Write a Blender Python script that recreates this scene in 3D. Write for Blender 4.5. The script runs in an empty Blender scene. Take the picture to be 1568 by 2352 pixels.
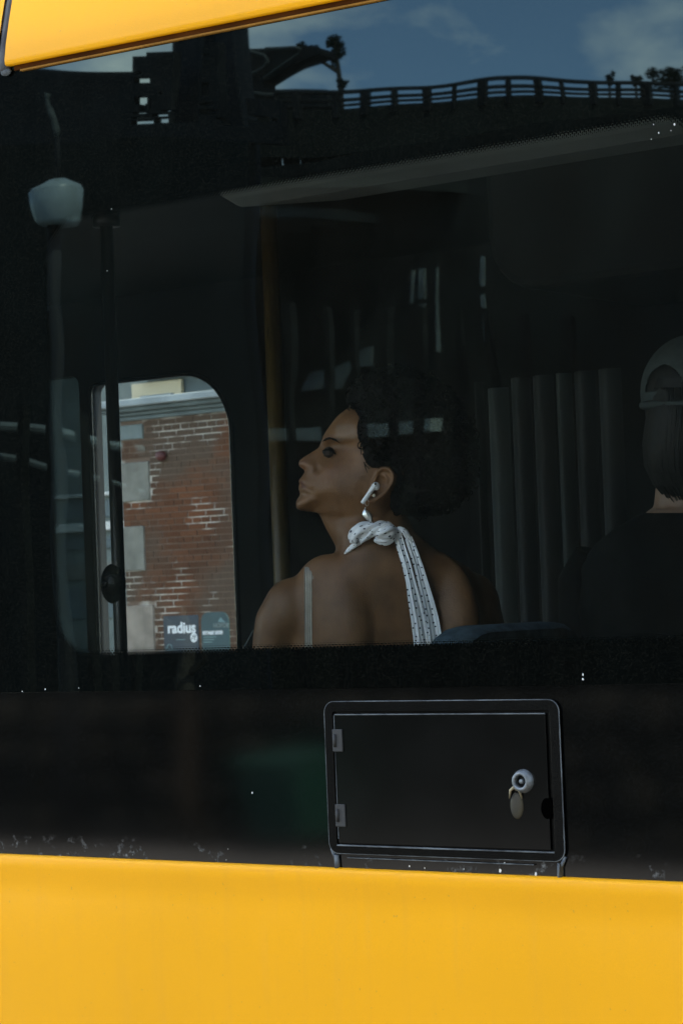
import bpy, bmesh, math, random
import numpy as np
from mathutils import Vector, Matrix, noise as mnoise

random.seed(7)
R = math.radians
scene = bpy.context.scene

# ------------------------------------------------------------------ camera
W, H = 1568.0, 2352.0              # pixel frame in which positions were read off the photograph
LENS = 85.0
F = LENS / 36.0 * H
YAW, PITCH, ROLL = R(36.5), R(2.24), R(2.2)
DIST = 3.45                        # metres along the optical axis to the bus side
CAMZ = 1.50
CAM = Vector((DIST * math.sin(YAW), -DIST * math.cos(YAW), CAMZ))
f_ = Vector((-math.sin(YAW) * math.cos(PITCH), math.cos(YAW) * math.cos(PITCH), math.sin(PITCH)))
r0 = Vector((math.cos(YAW), math.sin(YAW), 0))
u0 = r0.cross(f_)
cr, sr = math.cos(ROLL), math.sin(ROLL)
r_ = cr * r0 - sr * u0
u_ = sr * r0 + cr * u0

cam_d = bpy.data.cameras.new('camera')
cam_d.sensor_fit = 'VERTICAL'; cam_d.sensor_height = 36.0; cam_d.sensor_width = 24.0
cam_d.lens = LENS; cam_d.clip_start = 0.05; cam_d.clip_end = 3000
cam_d.dof.use_dof = True; cam_d.dof.focus_distance = 3.85; cam_d.dof.aperture_fstop = 22
cam = bpy.data.objects.new('camera', cam_d)
scene.collection.objects.link(cam)
m = Matrix((r_, u_, -f_)).transposed().to_4x4(); m.translation = CAM
cam.matrix_world = m
scene.camera = cam

# ------------------------------------------------------------------ world, sun, exposure
SUN_EL, SUN_AZ = R(50), R(12)      # azimuth of the sun measured from +x towards +y
sun_vec = Vector((math.cos(SUN_EL) * math.cos(SUN_AZ), math.cos(SUN_EL) * math.sin(SUN_AZ), math.sin(SUN_EL)))
world = bpy.data.worlds.new('World'); scene.world = world; world.use_nodes = True
wn, wl = world.node_tree.nodes, world.node_tree.links
wn.clear()
w_out = wn.new('ShaderNodeOutputWorld'); w_bg = wn.new('ShaderNodeBackground')
w_sky = wn.new('ShaderNodeTexSky'); w_sky.sky_type = 'NISHITA'; w_sky.sun_disc = False
w_sky.sun_elevation = SUN_EL
w_sky.sun_rotation = R(90) - SUN_AZ
w_sky.altitude = 2500; w_sky.air_density = 1.0; w_sky.dust_density = 0.1; w_sky.ozone_density = 4.0
w_tc = wn.new('ShaderNodeTexCoord')
w_map = wn.new('ShaderNodeMapping'); w_map.inputs['Scale'].default_value = (1.0, 1.0, 2.2)
w_map.inputs['Location'].default_value = (4.853, 8.463, 3.46)
w_no = wn.new('ShaderNodeTexNoise'); w_no.inputs['Scale'].default_value = 5.0; w_no.inputs['Detail'].default_value = 7
w_no.inputs['Roughness'].default_value = 0.55
w_rmp = wn.new('ShaderNodeValToRGB'); w_rmp.color_ramp.elements[0].position = 0.50; w_rmp.color_ramp.elements[1].position = 0.68
w_mix = wn.new('ShaderNodeMix'); w_mix.data_type = 'RGBA'
w_mix.inputs[7].default_value = (9.0, 9.1, 9.4, 1)
wl.new(w_tc.outputs['Generated'], w_map.inputs['Vector']); wl.new(w_map.outputs[0], w_no.inputs['Vector'])
wl.new(w_no.outputs['Fac'], w_rmp.inputs[0]); wl.new(w_rmp.outputs[0], w_mix.inputs[0])
wl.new(w_sky.outputs[0], w_mix.inputs[6]); wl.new(w_mix.outputs[2], w_bg.inputs['Color'])
w_bg.inputs['Strength'].default_value = 0.15
wl.new(w_bg.outputs[0], w_out.inputs['Surface'])

sun_d = bpy.data.lights.new('sun', 'SUN'); sun_d.energy = 2.2; sun_d.angle = R(0.6); sun_d.color = (1.0, 0.95, 0.88)
sun = bpy.data.objects.new('sun', sun_d); scene.collection.objects.link(sun)
sun.rotation_euler = (-sun_vec).to_track_quat('-Z', 'Y').to_euler()
sun.location = (0, 0, 30)
vs = scene.view_settings
vs.view_transform = 'Standard'; vs.look = 'None'; vs.gamma = 1.0; vs.use_curve_mapping = False; vs.exposure = 2.62
vs.use_white_balance = True; vs.white_balance_temperature = 7900; vs.white_balance_tint = 8
try:
    scene.cycles.use_denoising = True
    scene.cycles.use_adaptive_sampling = False
    scene.cycles.max_bounces = 10
    scene.cycles.transparent_max_bounces = 16
except Exception:
    pass

# ------------------------------------------------------------------ pixel -> place helpers
def ray(px, py):
    return f_ + r_ * ((px - W / 2) / F) + u_ * (-(py - H / 2) / F)
def on_y(px, py, y):
    d = ray(px, py); return CAM + d * ((y - CAM.y) / d.y)
def at_depth(px, py, dep):
    return CAM + ray(px, py) * dep
def mir(v):                        # the real place of a thing seen mirrored in the bus side (plane y = 0)
    return Vector((v.x, -v.y, v.z))
def refl(px, py, dy):
    return mir(on_y(px, py, dy))
def refl_z(px, py, z):
    d = ray(px, py); return mir(CAM + d * ((z - CAM.z) / d.z))
def refl_dep(px, py, dep):
    return mir(at_depth(px, py, dep))

# ------------------------------------------------------------------ mesh helpers
col = scene.collection
class MB:
    def __init__(s): s.v = []; s.f = []; s.uv = {}
    def add(s, vs_, fs):
        n = len(s.v); s.v += [tuple(v) for v in vs_]; s.f += [tuple(i + n for i in f) for f in fs]
    def box(s, lo, hi):
        x0, y0, z0 = lo; x1, y1, z1 = hi
        s.add([(x0,y0,z0),(x1,y0,z0),(x1,y1,z0),(x0,y1,z0),(x0,y0,z1),(x1,y0,z1),(x1,y1,z1),(x0,y1,z1)],
              [(0,3,2,1),(4,5,6,7),(0,1,5,4),(1,2,6,5),(2,3,7,6),(3,0,4,7)])
    def obox(s, c, ax, ay, az):    # oriented box with half vectors
        c, ax, ay, az = map(Vector, (c, ax, ay, az))
        P = [c + i * ax + j * ay + k * az for k in (-1, 1) for i, j in ((-1,-1),(1,-1),(1,1),(-1,1))]
        s.add(P, [(0,3,2,1),(4,5,6,7),(0,1,5,4),(1,2,6,5),(2,3,7,6),(3,0,4,7)])
    def prism(s, poly, vec):
        vec = Vector(vec); n = len(poly)
        P = [Vector(p) for p in poly]; Q = [p + vec for p in P]
        s.add(P + Q, [tuple(range(n))[::-1], tuple(range(n, 2 * n))] + [(i, (i + 1) % n, n + (i + 1) % n, n + i) for i in range(n)])
    def tube(s, pts, rad, seg=12, closed=False, flat=1.0, flat_dir=None):
        pts = [Vector(p) for p in pts]; n = len(pts)
        if not hasattr(rad, '__len__'): rad = [rad] * n
        rings = []; prev = None
        for i in range(n):
            a = pts[(i - 1) % n] if closed or i > 0 else pts[i]
            b = pts[(i + 1) % n] if closed or i < n - 1 else pts[i]
            t = (b - a).normalized()
            if prev is None:
                h = Vector(flat_dir) if flat_dir is not None else (Vector((0,0,1)) if abs(t.z) < .9 else Vector((1,0,0)))
            else: h = prev
            h = (h - t * h.dot(t))
            if h.length < 1e-6: h = t.orthogonal()
            h.normalize(); prev = h; k = t.cross(h)
            rings.append([pts[i] + (h * math.cos(2*math.pi*j/seg) * flat + k * math.sin(2*math.pi*j/seg)) * rad[i] for j in range(seg)])
        base = len(s.v)
        V = [v for rg in rings for v in rg]; Fs = []
        m_ = n if closed else n - 1
        for i in range(m_):
            i2 = (i + 1) % n
            for j in range(seg):
                j2 = (j + 1) % seg
                Fs.append((i*seg+j, i*seg+j2, i2*seg+j2, i2*seg+j))
        if not closed:
            Fs.append(tuple(range(seg))[::-1]); Fs.append(tuple((n-1)*seg + j for j in range(seg)))
        s.add(V, Fs)
    def ell(s, c, rad, seg=20, rings=12, rot=None):
        c = Vector(c); V = []; Fs = []
        M = rot if rot is not None else Matrix.Identity(3)
        for i in range(rings + 1):
            th = math.pi * i / rings
            for j in range(seg):
                ph = 2 * math.pi * j / seg
                p = Vector((rad[0]*math.sin(th)*math.cos(ph), rad[1]*math.sin(th)*math.sin(ph), rad[2]*math.cos(th)))
                V.append(c + M @ p)
        for i in range(rings):
            for j in range(seg):
                j2 = (j + 1) % seg
                Fs.append((i*seg+j, (i+1)*seg+j, (i+1)*seg+j2, i*seg+j2))
        s.add(V, Fs)
    def grid(s, rows, closed_u=False):
        n = len(rows); k = len(rows[0]); V = [p for rw in rows for p in rw]; Fs = []
        for i in range(n - 1):
            for j in range(k if closed_u else k - 1):
                j2 = (j + 1) % k
                Fs.append((i*k+j, i*k+j2, (i+1)*k+j2, (i+1)*k+j))
        s.add(V, Fs)
    def build(s, name, mat, parent=None, smooth=False, bevel=0, kind=None, origin=None, auto=None):
        me = bpy.data.meshes.new(name)
        o_ = Vector(origin) if origin is not None else Vector((0,0,0))
        me.from_pydata([tuple(Vector(v) - o_) for v in s.v], [], s.f); me.update()
        bm = bmesh.new(); bm.from_mesh(me)
        bmesh.ops.remove_doubles(bm, verts=bm.verts, dist=1e-6)
        bmesh.ops.recalc_face_normals(bm, faces=bm.faces)
        bm.to_mesh(me); bm.free()
        return link(name, me, mat, parent, smooth, bevel, kind, o_, auto)

def link(name, me, mat, parent=None, smooth=False, bevel=0, kind=None, origin=(0,0,0), auto=None):
    o = bpy.data.objects.new(name, me); col.objects.link(o); o.location = origin
    if mat is not None:
        me.materials.clear(); me.materials.append(mat)
    if smooth: me.shade_smooth()
    if bevel:
        b = o.modifiers.new('bevel', 'BEVEL'); b.width = bevel; b.segments = 2; b.limit_method = 'ANGLE'; b.angle_limit = R(35)
    if auto is not None:
        me.shade_smooth()
        e = o.modifiers.new('edge', 'EDGE_SPLIT'); e.split_angle = R(auto)
    if kind: o['kind'] = kind
    if parent is not None:
        o.parent = parent; o.matrix_parent_inverse = world_of(parent).inverted()
    return o
def world_of(o):
    mw = Matrix.Translation(o.location)
    if o.parent is not None: mw = world_of(o.parent) @ o.matrix_parent_inverse @ mw
    return mw
def thing(name, label, cat, loc=(0,0,0), group=None):
    o = bpy.data.objects.new(name, None); col.objects.link(o); o.location = loc
    o.empty_display_size = 0.2
    return tag(o, label, cat, group)
def tag(o, label, cat, group=None):
    o['label'] = label; o['category'] = cat
    if group: o['group'] = group
    return o

def plate(name, outer, holes, thick, place, mat, parent, bevel=0.0):
    """flat plate with holes: outer/holes are 2D loops (metres); place maps (u, v, w) to a world point"""
    cu = bpy.data.curves.new(name, 'CURVE'); cu.dimensions = '2D'; cu.fill_mode = 'BOTH'
    cu.extrude = thick / 2
    for lp in [outer] + holes:
        sp = cu.splines.new('POLY'); sp.points.add(len(lp) - 1); sp.use_cyclic_u = True
        for i, (u, v) in enumerate(lp): sp.points[i].co = (u, v, 0, 1)
    tmp = bpy.data.objects.new(name + '_c', cu); col.objects.link(tmp)
    me = bpy.data.meshes.new_from_object(tmp.evaluated_get(bpy.context.evaluated_depsgraph_get()))
    bpy.data.objects.remove(tmp); bpy.data.curves.remove(cu)
    for v in me.vertices: v.co = place(v.co.x, v.co.y, v.co.z)
    bm = bmesh.new(); bm.from_mesh(me)
    bmesh.ops.remove_doubles(bm, verts=bm.verts, dist=1e-6)
    bmesh.ops.recalc_face_normals(bm, faces=bm.faces); bm.to_mesh(me); bm.free()
    return link(name, me, mat, parent, bevel=bevel)

def text_mesh(name, body, size, place, mat, parent, bold=0.0, align='LEFT', space=1.0):
    cu = bpy.data.curves.new(name, 'FONT'); cu.body = body; cu.size = size; cu.align_x = align
    cu.offset = bold; cu.extrude = 0.0008; cu.space_character = space
    tmp = bpy.data.objects.new(name + '_c', cu); col.objects.link(tmp)
    me = bpy.data.meshes.new_from_object(tmp.evaluated_get(bpy.context.evaluated_depsgraph_get()))
    bpy.data.objects.remove(tmp); bpy.data.curves.remove(cu)
    for v in me.vertices: v.co = place(v.co.x, v.co.y, v.co.z)
    me.update()
    return link(name, me, mat, parent)

def rrect(x0, x1, z0, z1, r, n=6, rr=None):
    out = []
    rs = rr or (r, r, r, r)   # bottom-left, bottom-right, top-right, top-left
    for (cx, cz, a0, q) in ((x0+rs[0], z0+rs[0], 180, rs[0]), (x1-rs[1], z0+rs[1], 270, rs[1]), (x1-rs[2], z1-rs[2], 0, rs[2]), (x0+rs[3], z1-rs[3], 90, rs[3])):
        for i in range(n + 1):
            a = R(a0 + 90 * i / n); out.append((cx + q * math.cos(a), cz + q * math.sin(a)))
    return out

# ------------------------------------------------------------------ materials
def pmat(name, base, rough=0.5, metal=0.0, spec=0.5, var=0.0, vscale=6.0, bump=0.0, bscale=40.0, rand=0.0, base2=None, coat=0.0, detail=5.0, coords='Object'):
    mt = bpy.data.materials.new(name); mt.use_nodes = True
    nt = mt.node_tree; N, L = nt.nodes, nt.links
    p = N['Principled BSDF']
    p.inputs['Roughness'].default_value = rough; p.inputs['Metallic'].default_value = metal
    p.inputs['Specular IOR Level'].default_value = spec
    p.inputs['Coat Weight'].default_value = coat; p.inputs['Coat Roughness'].default_value = 0.05
    p.inputs['Base Color'].default_value = (*base, 1)
    tc = N.new('ShaderNodeTexCoord')
    if var > 0 or base2 is not None:
        nz = N.new('ShaderNodeTexNoise'); nz.inputs['Scale'].default_value = vscale; nz.inputs['Detail'].default_value = detail
        L.new(tc.outputs[coords], nz.inputs['Vector'])
        mx = N.new('ShaderNodeMix'); mx.data_type = 'RGBA'
        b2 = base2 or tuple(max(0, c * (1 - var)) for c in base)
        b1 = base if base2 else tuple(min(1, c * (1 + var)) for c in base)
        mx.inputs[6].default_value = (*b1, 1); mx.inputs[7].default_value = (*b2, 1)
        rp = N.new('ShaderNodeValToRGB'); rp.color_ramp.elements[0].position = .35; rp.color_ramp.elements[1].position = .65
        L.new(nz.outputs['Fac'], rp.inputs[0]); L.new(rp.outputs[0], mx.inputs[0])
        src = mx.outputs[2]
        if rand > 0:
            oi = N.new('ShaderNodeObjectInfo'); hs = N.new('ShaderNodeHueSaturation')
            mr = N.new('ShaderNodeMapRange'); mr.inputs[3].default_value = 1 - rand; mr.inputs[4].default_value = 1 + rand
            L.new(oi.outputs['Random'], mr.inputs[0]); L.new(mr.outputs[0], hs.inputs['Value']); L.new(src, hs.inputs['Color']); src = hs.outputs[0]
        L.new(src, p.inputs['Base Color'])
    if bump > 0:
        nb = N.new('ShaderNodeTexNoise'); nb.inputs['Scale'].default_value = bscale; nb.inputs['Detail'].default_value = 4
        L.new(tc.outputs[coords], nb.inputs['Vector'])
        bp = N.new('ShaderNodeBump'); bp.inputs['Strength'].default_value = bump; bp.inputs['Distance'].default_value = 0.01
        L.new(nb.outputs['Fac'], bp.inputs['Height']); L.new(bp.outputs[0], p.inputs['Normal'])
    return mt

def nmath(nt, op, a, b=None, clamp=False):
    n = nt.nodes.new('ShaderNodeMath'); n.operation = op; n.use_clamp = clamp
    for i, x in enumerate((a, b)):
        if x is None: continue
        if isinstance(x, (int, float)): n.inputs[i].default_value = x
        else: nt.links.new(x, n.inputs[i])
    return n.outputs[0]

M = {}
def yellow_paint():
    mt = pmat('yellow_paint', (0.845, 0.372, 0.010), rough=0.34, spec=0.2, var=0.03, vscale=2.0)
    nt = mt.node_tree; N, L = nt.nodes, nt.links
    p = N['Principled BSDF']; src = p.inputs['Base Color'].links[0].from_socket
    geo = N.new('ShaderNodeNewGeometry')
    def nz_(scale, det, rough=.6, mapping=None):
        n = N.new('ShaderNodeTexNoise'); n.inputs['Scale'].default_value = scale; n.inputs['Detail'].default_value = det; n.inputs['Roughness'].default_value = rough
        if mapping:
            mp = N.new('ShaderNodeMapping'); mp.inputs['Scale'].default_value = mapping; L.new(geo.outputs['Position'], mp.inputs['Vector']); L.new(mp.outputs[0], n.inputs['Vector'])
        else: L.new(geo.outputs['Position'], n.inputs['Vector'])
        return n.outputs['Fac']
    # fine mottling of the old paint, faint road film in vertical runs, sparse dark specks
    fine = nmath(nt, 'ADD', 0.90, nmath(nt, 'MULTIPLY', nz_(520, 3, .8), 0.20))
    run = nmath(nt, 'MULTIPLY', nmath(nt, 'SUBTRACT', nz_(6, 6, .65, (4, 1, .35)), 0.52, clamp=True), 0.28)
    speck = nmath(nt, 'MULTIPLY', nmath(nt, 'GREATER_THAN', nz_(160, 1), 0.765), 0.35)
    mul = N.new('ShaderNodeMix'); mul.data_type = 'RGBA'; mul.blend_type = 'MULTIPLY'; mul.inputs[0].default_value = 1
    cmb = N.new('ShaderNodeCombineXYZ')
    for k in range(3): L.new(fine, cmb.inputs[k])
    L.new(src, mul.inputs[6]); L.new(cmb.outputs[0], mul.inputs[7])
    mx = N.new('ShaderNodeMix'); mx.data_type = 'RGBA'; mx.inputs[7].default_value = (0.36, 0.22, 0.07, 1)
    L.new(nmath(nt, 'MAXIMUM', run, speck), mx.inputs[0]); L.new(mul.outputs[2], mx.inputs[6]); L.new(mx.outputs[2], p.inputs['Base Color'])
    L.new(nmath(nt, 'ADD', 0.30, nmath(nt, 'MULTIPLY', run, 1.2)), p.inputs['Roughness'])
    bp = N.new('ShaderNodeBump'); bp.inputs['Strength'].default_value = 0.15; bp.inputs['Distance'].default_value = 0.001
    L.new(nz_(420, 2), bp.inputs['Height']); L.new(bp.outputs[0], p.inputs['Normal'])
    return mt
M['yellow'] = yellow_paint()
M['rubber'] = pmat('grey_rubber', (0.055, 0.057, 0.06), rough=0.6, spec=0.3, var=0.4, vscale=30)
M['seal'] = pmat('brown_seal', (0.055, 0.016, 0.002), rough=0.8, var=0.3, vscale=10, spec=0.05)
M['seal_lip'] = pmat('tan_lip', (0.26, 0.12, 0.02), rough=0.7, var=0.3, vscale=14, spec=0.1)
M['dusty'] = pmat('dusty_edge', (0.13, 0.15, 0.16), rough=0.7, base2=(0.03, 0.035, 0.038), vscale=28, spec=0.2)
M['black_plastic'] = pmat('black_plastic', (0.0015, 0.0017, 0.0017), rough=0.25, spec=0.1, var=0.3, vscale=40, bump=0.05, bscale=300)
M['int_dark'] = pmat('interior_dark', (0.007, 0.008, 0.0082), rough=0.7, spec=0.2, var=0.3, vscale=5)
M['int_grey'] = pmat('interior_grey', (0.085, 0.10, 0.10), rough=0.6, spec=0.3, var=0.15, vscale=4)
M['int_teal'] = pmat('interior_grey_green', (0.07, 0.092, 0.09), rough=0.6, spec=0.3, var=0.2, vscale=6)
M['pole_dark'] = pmat('pole_dark', (0.008, 0.0078, 0.0075), rough=0.4, spec=0.4)
M['pole_yellow'] = pmat('pole_yellow', (0.085, 0.052, 0.014), rough=0.45, spec=0.4, var=0.2, vscale=12)
M['seat'] = pmat('seat_fabric', (0.03, 0.05, 0.062), rough=0.9, spec=0.1, var=0.35, vscale=60, bump=0.3, bscale=500)
M['steel'] = pmat('dark_steel', (0.012, 0.014, 0.016), rough=0.7, spec=0.2, var=0.3, vscale=3)
M['steel_navy'] = pmat('navy_steel', (0.013, 0.018, 0.026), rough=0.7, spec=0.2, var=0.2, vscale=3)
M['chrome'] = pmat('worn_chrome', (0.15, 0.17, 0.18), rough=0.5, metal=0.7, var=0.3, vscale=120)
M['brass'] = pmat('dull_brass', (0.020, 0.015, 0.004), rough=0.6, metal=0.2, var=0.4, vscale=80)
M['chip'] = pmat('pale_chip', (0.6, 0.62, 0.6), rough=0.8)
M['asphalt'] = pmat('asphalt', (0.055, 0.055, 0.057), rough=0.9, var=0.25, vscale=3, bump=0.3, bscale=60, spec=0.2)
M['paving'] = pmat('paving', (0.20, 0.195, 0.185), rough=0.9, var=0.2, vscale=2, bump=0.2, bscale=30, spec=0.2)
M['kerb'] = pmat('kerb_stone', (0.26, 0.255, 0.25), rough=0.85, var=0.2, vscale=5)
M['cream'] = pmat('cream_panel', (0.62, 0.53, 0.36), rough=0.8, var=0.06, vscale=3)
M['stone'] = pmat('pale_stone', (0.19, 0.19, 0.165), rough=0.9, var=0.18, vscale=5, bump=0.3, bscale=50, spec=0.2)
M['stone_blue'] = pmat('blue_grey_stone', (0.16, 0.20, 0.20), rough=0.9, var=0.12, vscale=5, bump=0.2, bscale=50, spec=0.2)
M['stone_brown'] = pmat('brown_grey_stone', (0.26, 0.225, 0.19), rough=0.9, var=0.2, vscale=5, bump=0.3, bscale=50, spec=0.2)
M['cornice'] = pmat('green_grey_paint', (0.10, 0.135, 0.14), rough=0.7, var=0.2, vscale=3)
M['cornice_top'] = pmat('grey_flashing', (0.26, 0.31, 0.32), rough=0.7, var=0.15, vscale=3)
M['pale'] = pmat('pale_paint', (0.62, 0.66, 0.66), rough=0.7, var=0.08, vscale=4)
M['render_green'] = pmat('grey_green_render', (0.16, 0.19, 0.175), rough=0.9, var=0.2, vscale=3, bump=0.4, bscale=20)
M['white_band'] = pmat('white_band', (0.60, 0.60, 0.56), rough=0.8, var=0.08, vscale=3)
M['blue_pipe'] = pmat('pale_blue_paint', (0.34, 0.47, 0.53), rough=0.6, var=0.05, vscale=3)
M['red'] = pmat('red_plastic', (0.075, 0.010, 0.009), rough=0.5, var=0.2, vscale=20)
M['sign_navy'] = pmat('sign_navy', (0.006, 0.017, 0.031), rough=0.5, var=0.08, vscale=5)
M['sign_teal'] = pmat('sign_teal', (0.009, 0.044, 0.052), rough=0.5, var=0.15, vscale=4)
M['sign_white'] = pmat('sign_white', (0.72, 0.76, 0.78), rough=0.6)
M['sign_mid'] = pmat('sign_faded_print', (0.13, 0.23, 0.24), rough=0.6)
M['bark'] = pmat('bark', (0.06, 0.05, 0.04), rough=0.95, var=0.3, vscale=12, bump=0.8, bscale=30, spec=0.1)
M['leaf'] = pmat('dark_leaf', (0.035, 0.055, 0.03), rough=0.8, var=0.4, vscale=2, spec=0.2)
M['bin_green'] = pmat('bin_green', (0.015, 0.09, 0.065), rough=0.5, var=0.15, vscale=8)
M['stone_dark'] = pmat('dark_field_stone', (0.04, 0.04, 0.035), rough=0.95, var=0.35, vscale=5, rand=0.25, bump=0.5, bscale=25, spec=0.1)
M['lamp_glass'] = pmat('opal_glass', (0.34, 0.41, 0.43), rough=0.35, var=0.05, vscale=9)
M['dark_wall'] = pmat('dark_render', (0.015, 0.018, 0.017), rough=0.9, var=0.3, vscale=1.2, spec=0.1)
M['timber'] = pmat('dark_timber', (0.012, 0.014, 0.014), rough=0.9, var=0.3, vscale=6, spec=0.1)

# bricks and mortar
def brick_mat():
    mt = pmat('brick', (0.140, 0.052, 0.024), rough=0.9, base2=(0.092, 0.040, 0.022), vscale=1.1, rand=0.22, bump=0.4, bscale=60, spec=0.15, coords='Object')
    nt = mt.node_tree; N, L = nt.nodes, nt.links
    geo = N.new('ShaderNodeNewGeometry')
    for n in list(N):
        if n.type == 'TEX_NOISE':
            for l in list(n.inputs['Vector'].links): L.remove(l)
            L.new(geo.outputs['Position'], n.inputs['Vector'])
    # weathered greyer zone in irregular patches
    p = N['Principled BSDF']; src = p.inputs['Base Color'].links[0].from_socket
    nz = N.new('ShaderNodeTexNoise'); nz.inputs['Scale'].default_value = 0.9; nz.inputs['Detail'].default_value = 3
    L.new(geo.outputs['Position'], nz.inputs['Vector'])
    rp = N.new('ShaderNodeValToRGB'); rp.color_ramp.elements[0].position = .43; rp.color_ramp.elements[1].position = .58
    L.new(nz.outputs['Fac'], rp.inputs[0])
    mx = N.new('ShaderNodeMix'); mx.data_type = 'RGBA'; mx.inputs[7].default_value = (0.092, 0.062, 0.044, 1)
    L.new(rp.outputs[0], mx.inputs[0]); L.new(src, mx.inputs[6]); L.new(mx.outputs[2], p.inputs['Base Color'])
    return mt
M['brick'] = brick_mat()
def mortar_mat():
    mt = pmat('mortar', (0.12, 0.10, 0.085), rough=0.95, spec=0.1)
    nt = mt.node_tree; N, L = nt.nodes, nt.links; p = N['Principled BSDF']
    geo = N.new('ShaderNodeNewGeometry')
    nz = N.new('ShaderNodeTexNoise'); nz.inputs['Scale'].default_value = 1.9; nz.inputs['Detail'].default_value = 4
    L.new(geo.outputs['Position'], nz.inputs['Vector'])
    rp = N.new('ShaderNodeValToRGB'); rp.color_ramp.elements[0].position = .52; rp.color_ramp.elements[1].position = .60
    rp.color_ramp.elements[0].color = (0.165, 0.115, 0.085, 1); rp.color_ramp.elements[1].color = (0.55, 0.52, 0.46, 1)
    L.new(nz.outputs['Fac'], rp.inputs[0]); L.new(rp.outputs[0], p.inputs['Base Color'])
    return mt
M['mortar'] = mortar_mat()

# ------------------------------------------------------------------ measures of the bus side
SIDE = 0.0
Z_BELT = on_y(784, 1992, 0).z              # top of the yellow belt panel
Z_SEAM = on_y(250, 1588, 0).z              # joint between glass and black panel
Z_WIN0 = on_y(800, 1496, 0).z              # bottom of the clear glass
Z_WIN1 = on_y(1044, 338, 0).z              # top of the clear glass
X_WIN1 = on_y(1662, 1200, 0).x              # right edge: unseen pillar added to cut light from that side
X_WIN0 = on_y(118, 1200, 0).x              # left edge of the clear glass
eL, eR = on_y(18, 156, 0), on_y(803, 0, 0)
def z_cove(x): return eL.z + (eR.z - eL.z) * (x - eL.x) / (eR.x - eL.x)
BX0, BX1 = -6.5, 5.0
BUSW = 2.5
print('belt', Z_BELT, 'seam', Z_SEAM, 'win', Z_WIN0, Z_WIN1, 'xwin', X_WIN0, 'cove', eL, eR)

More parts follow.
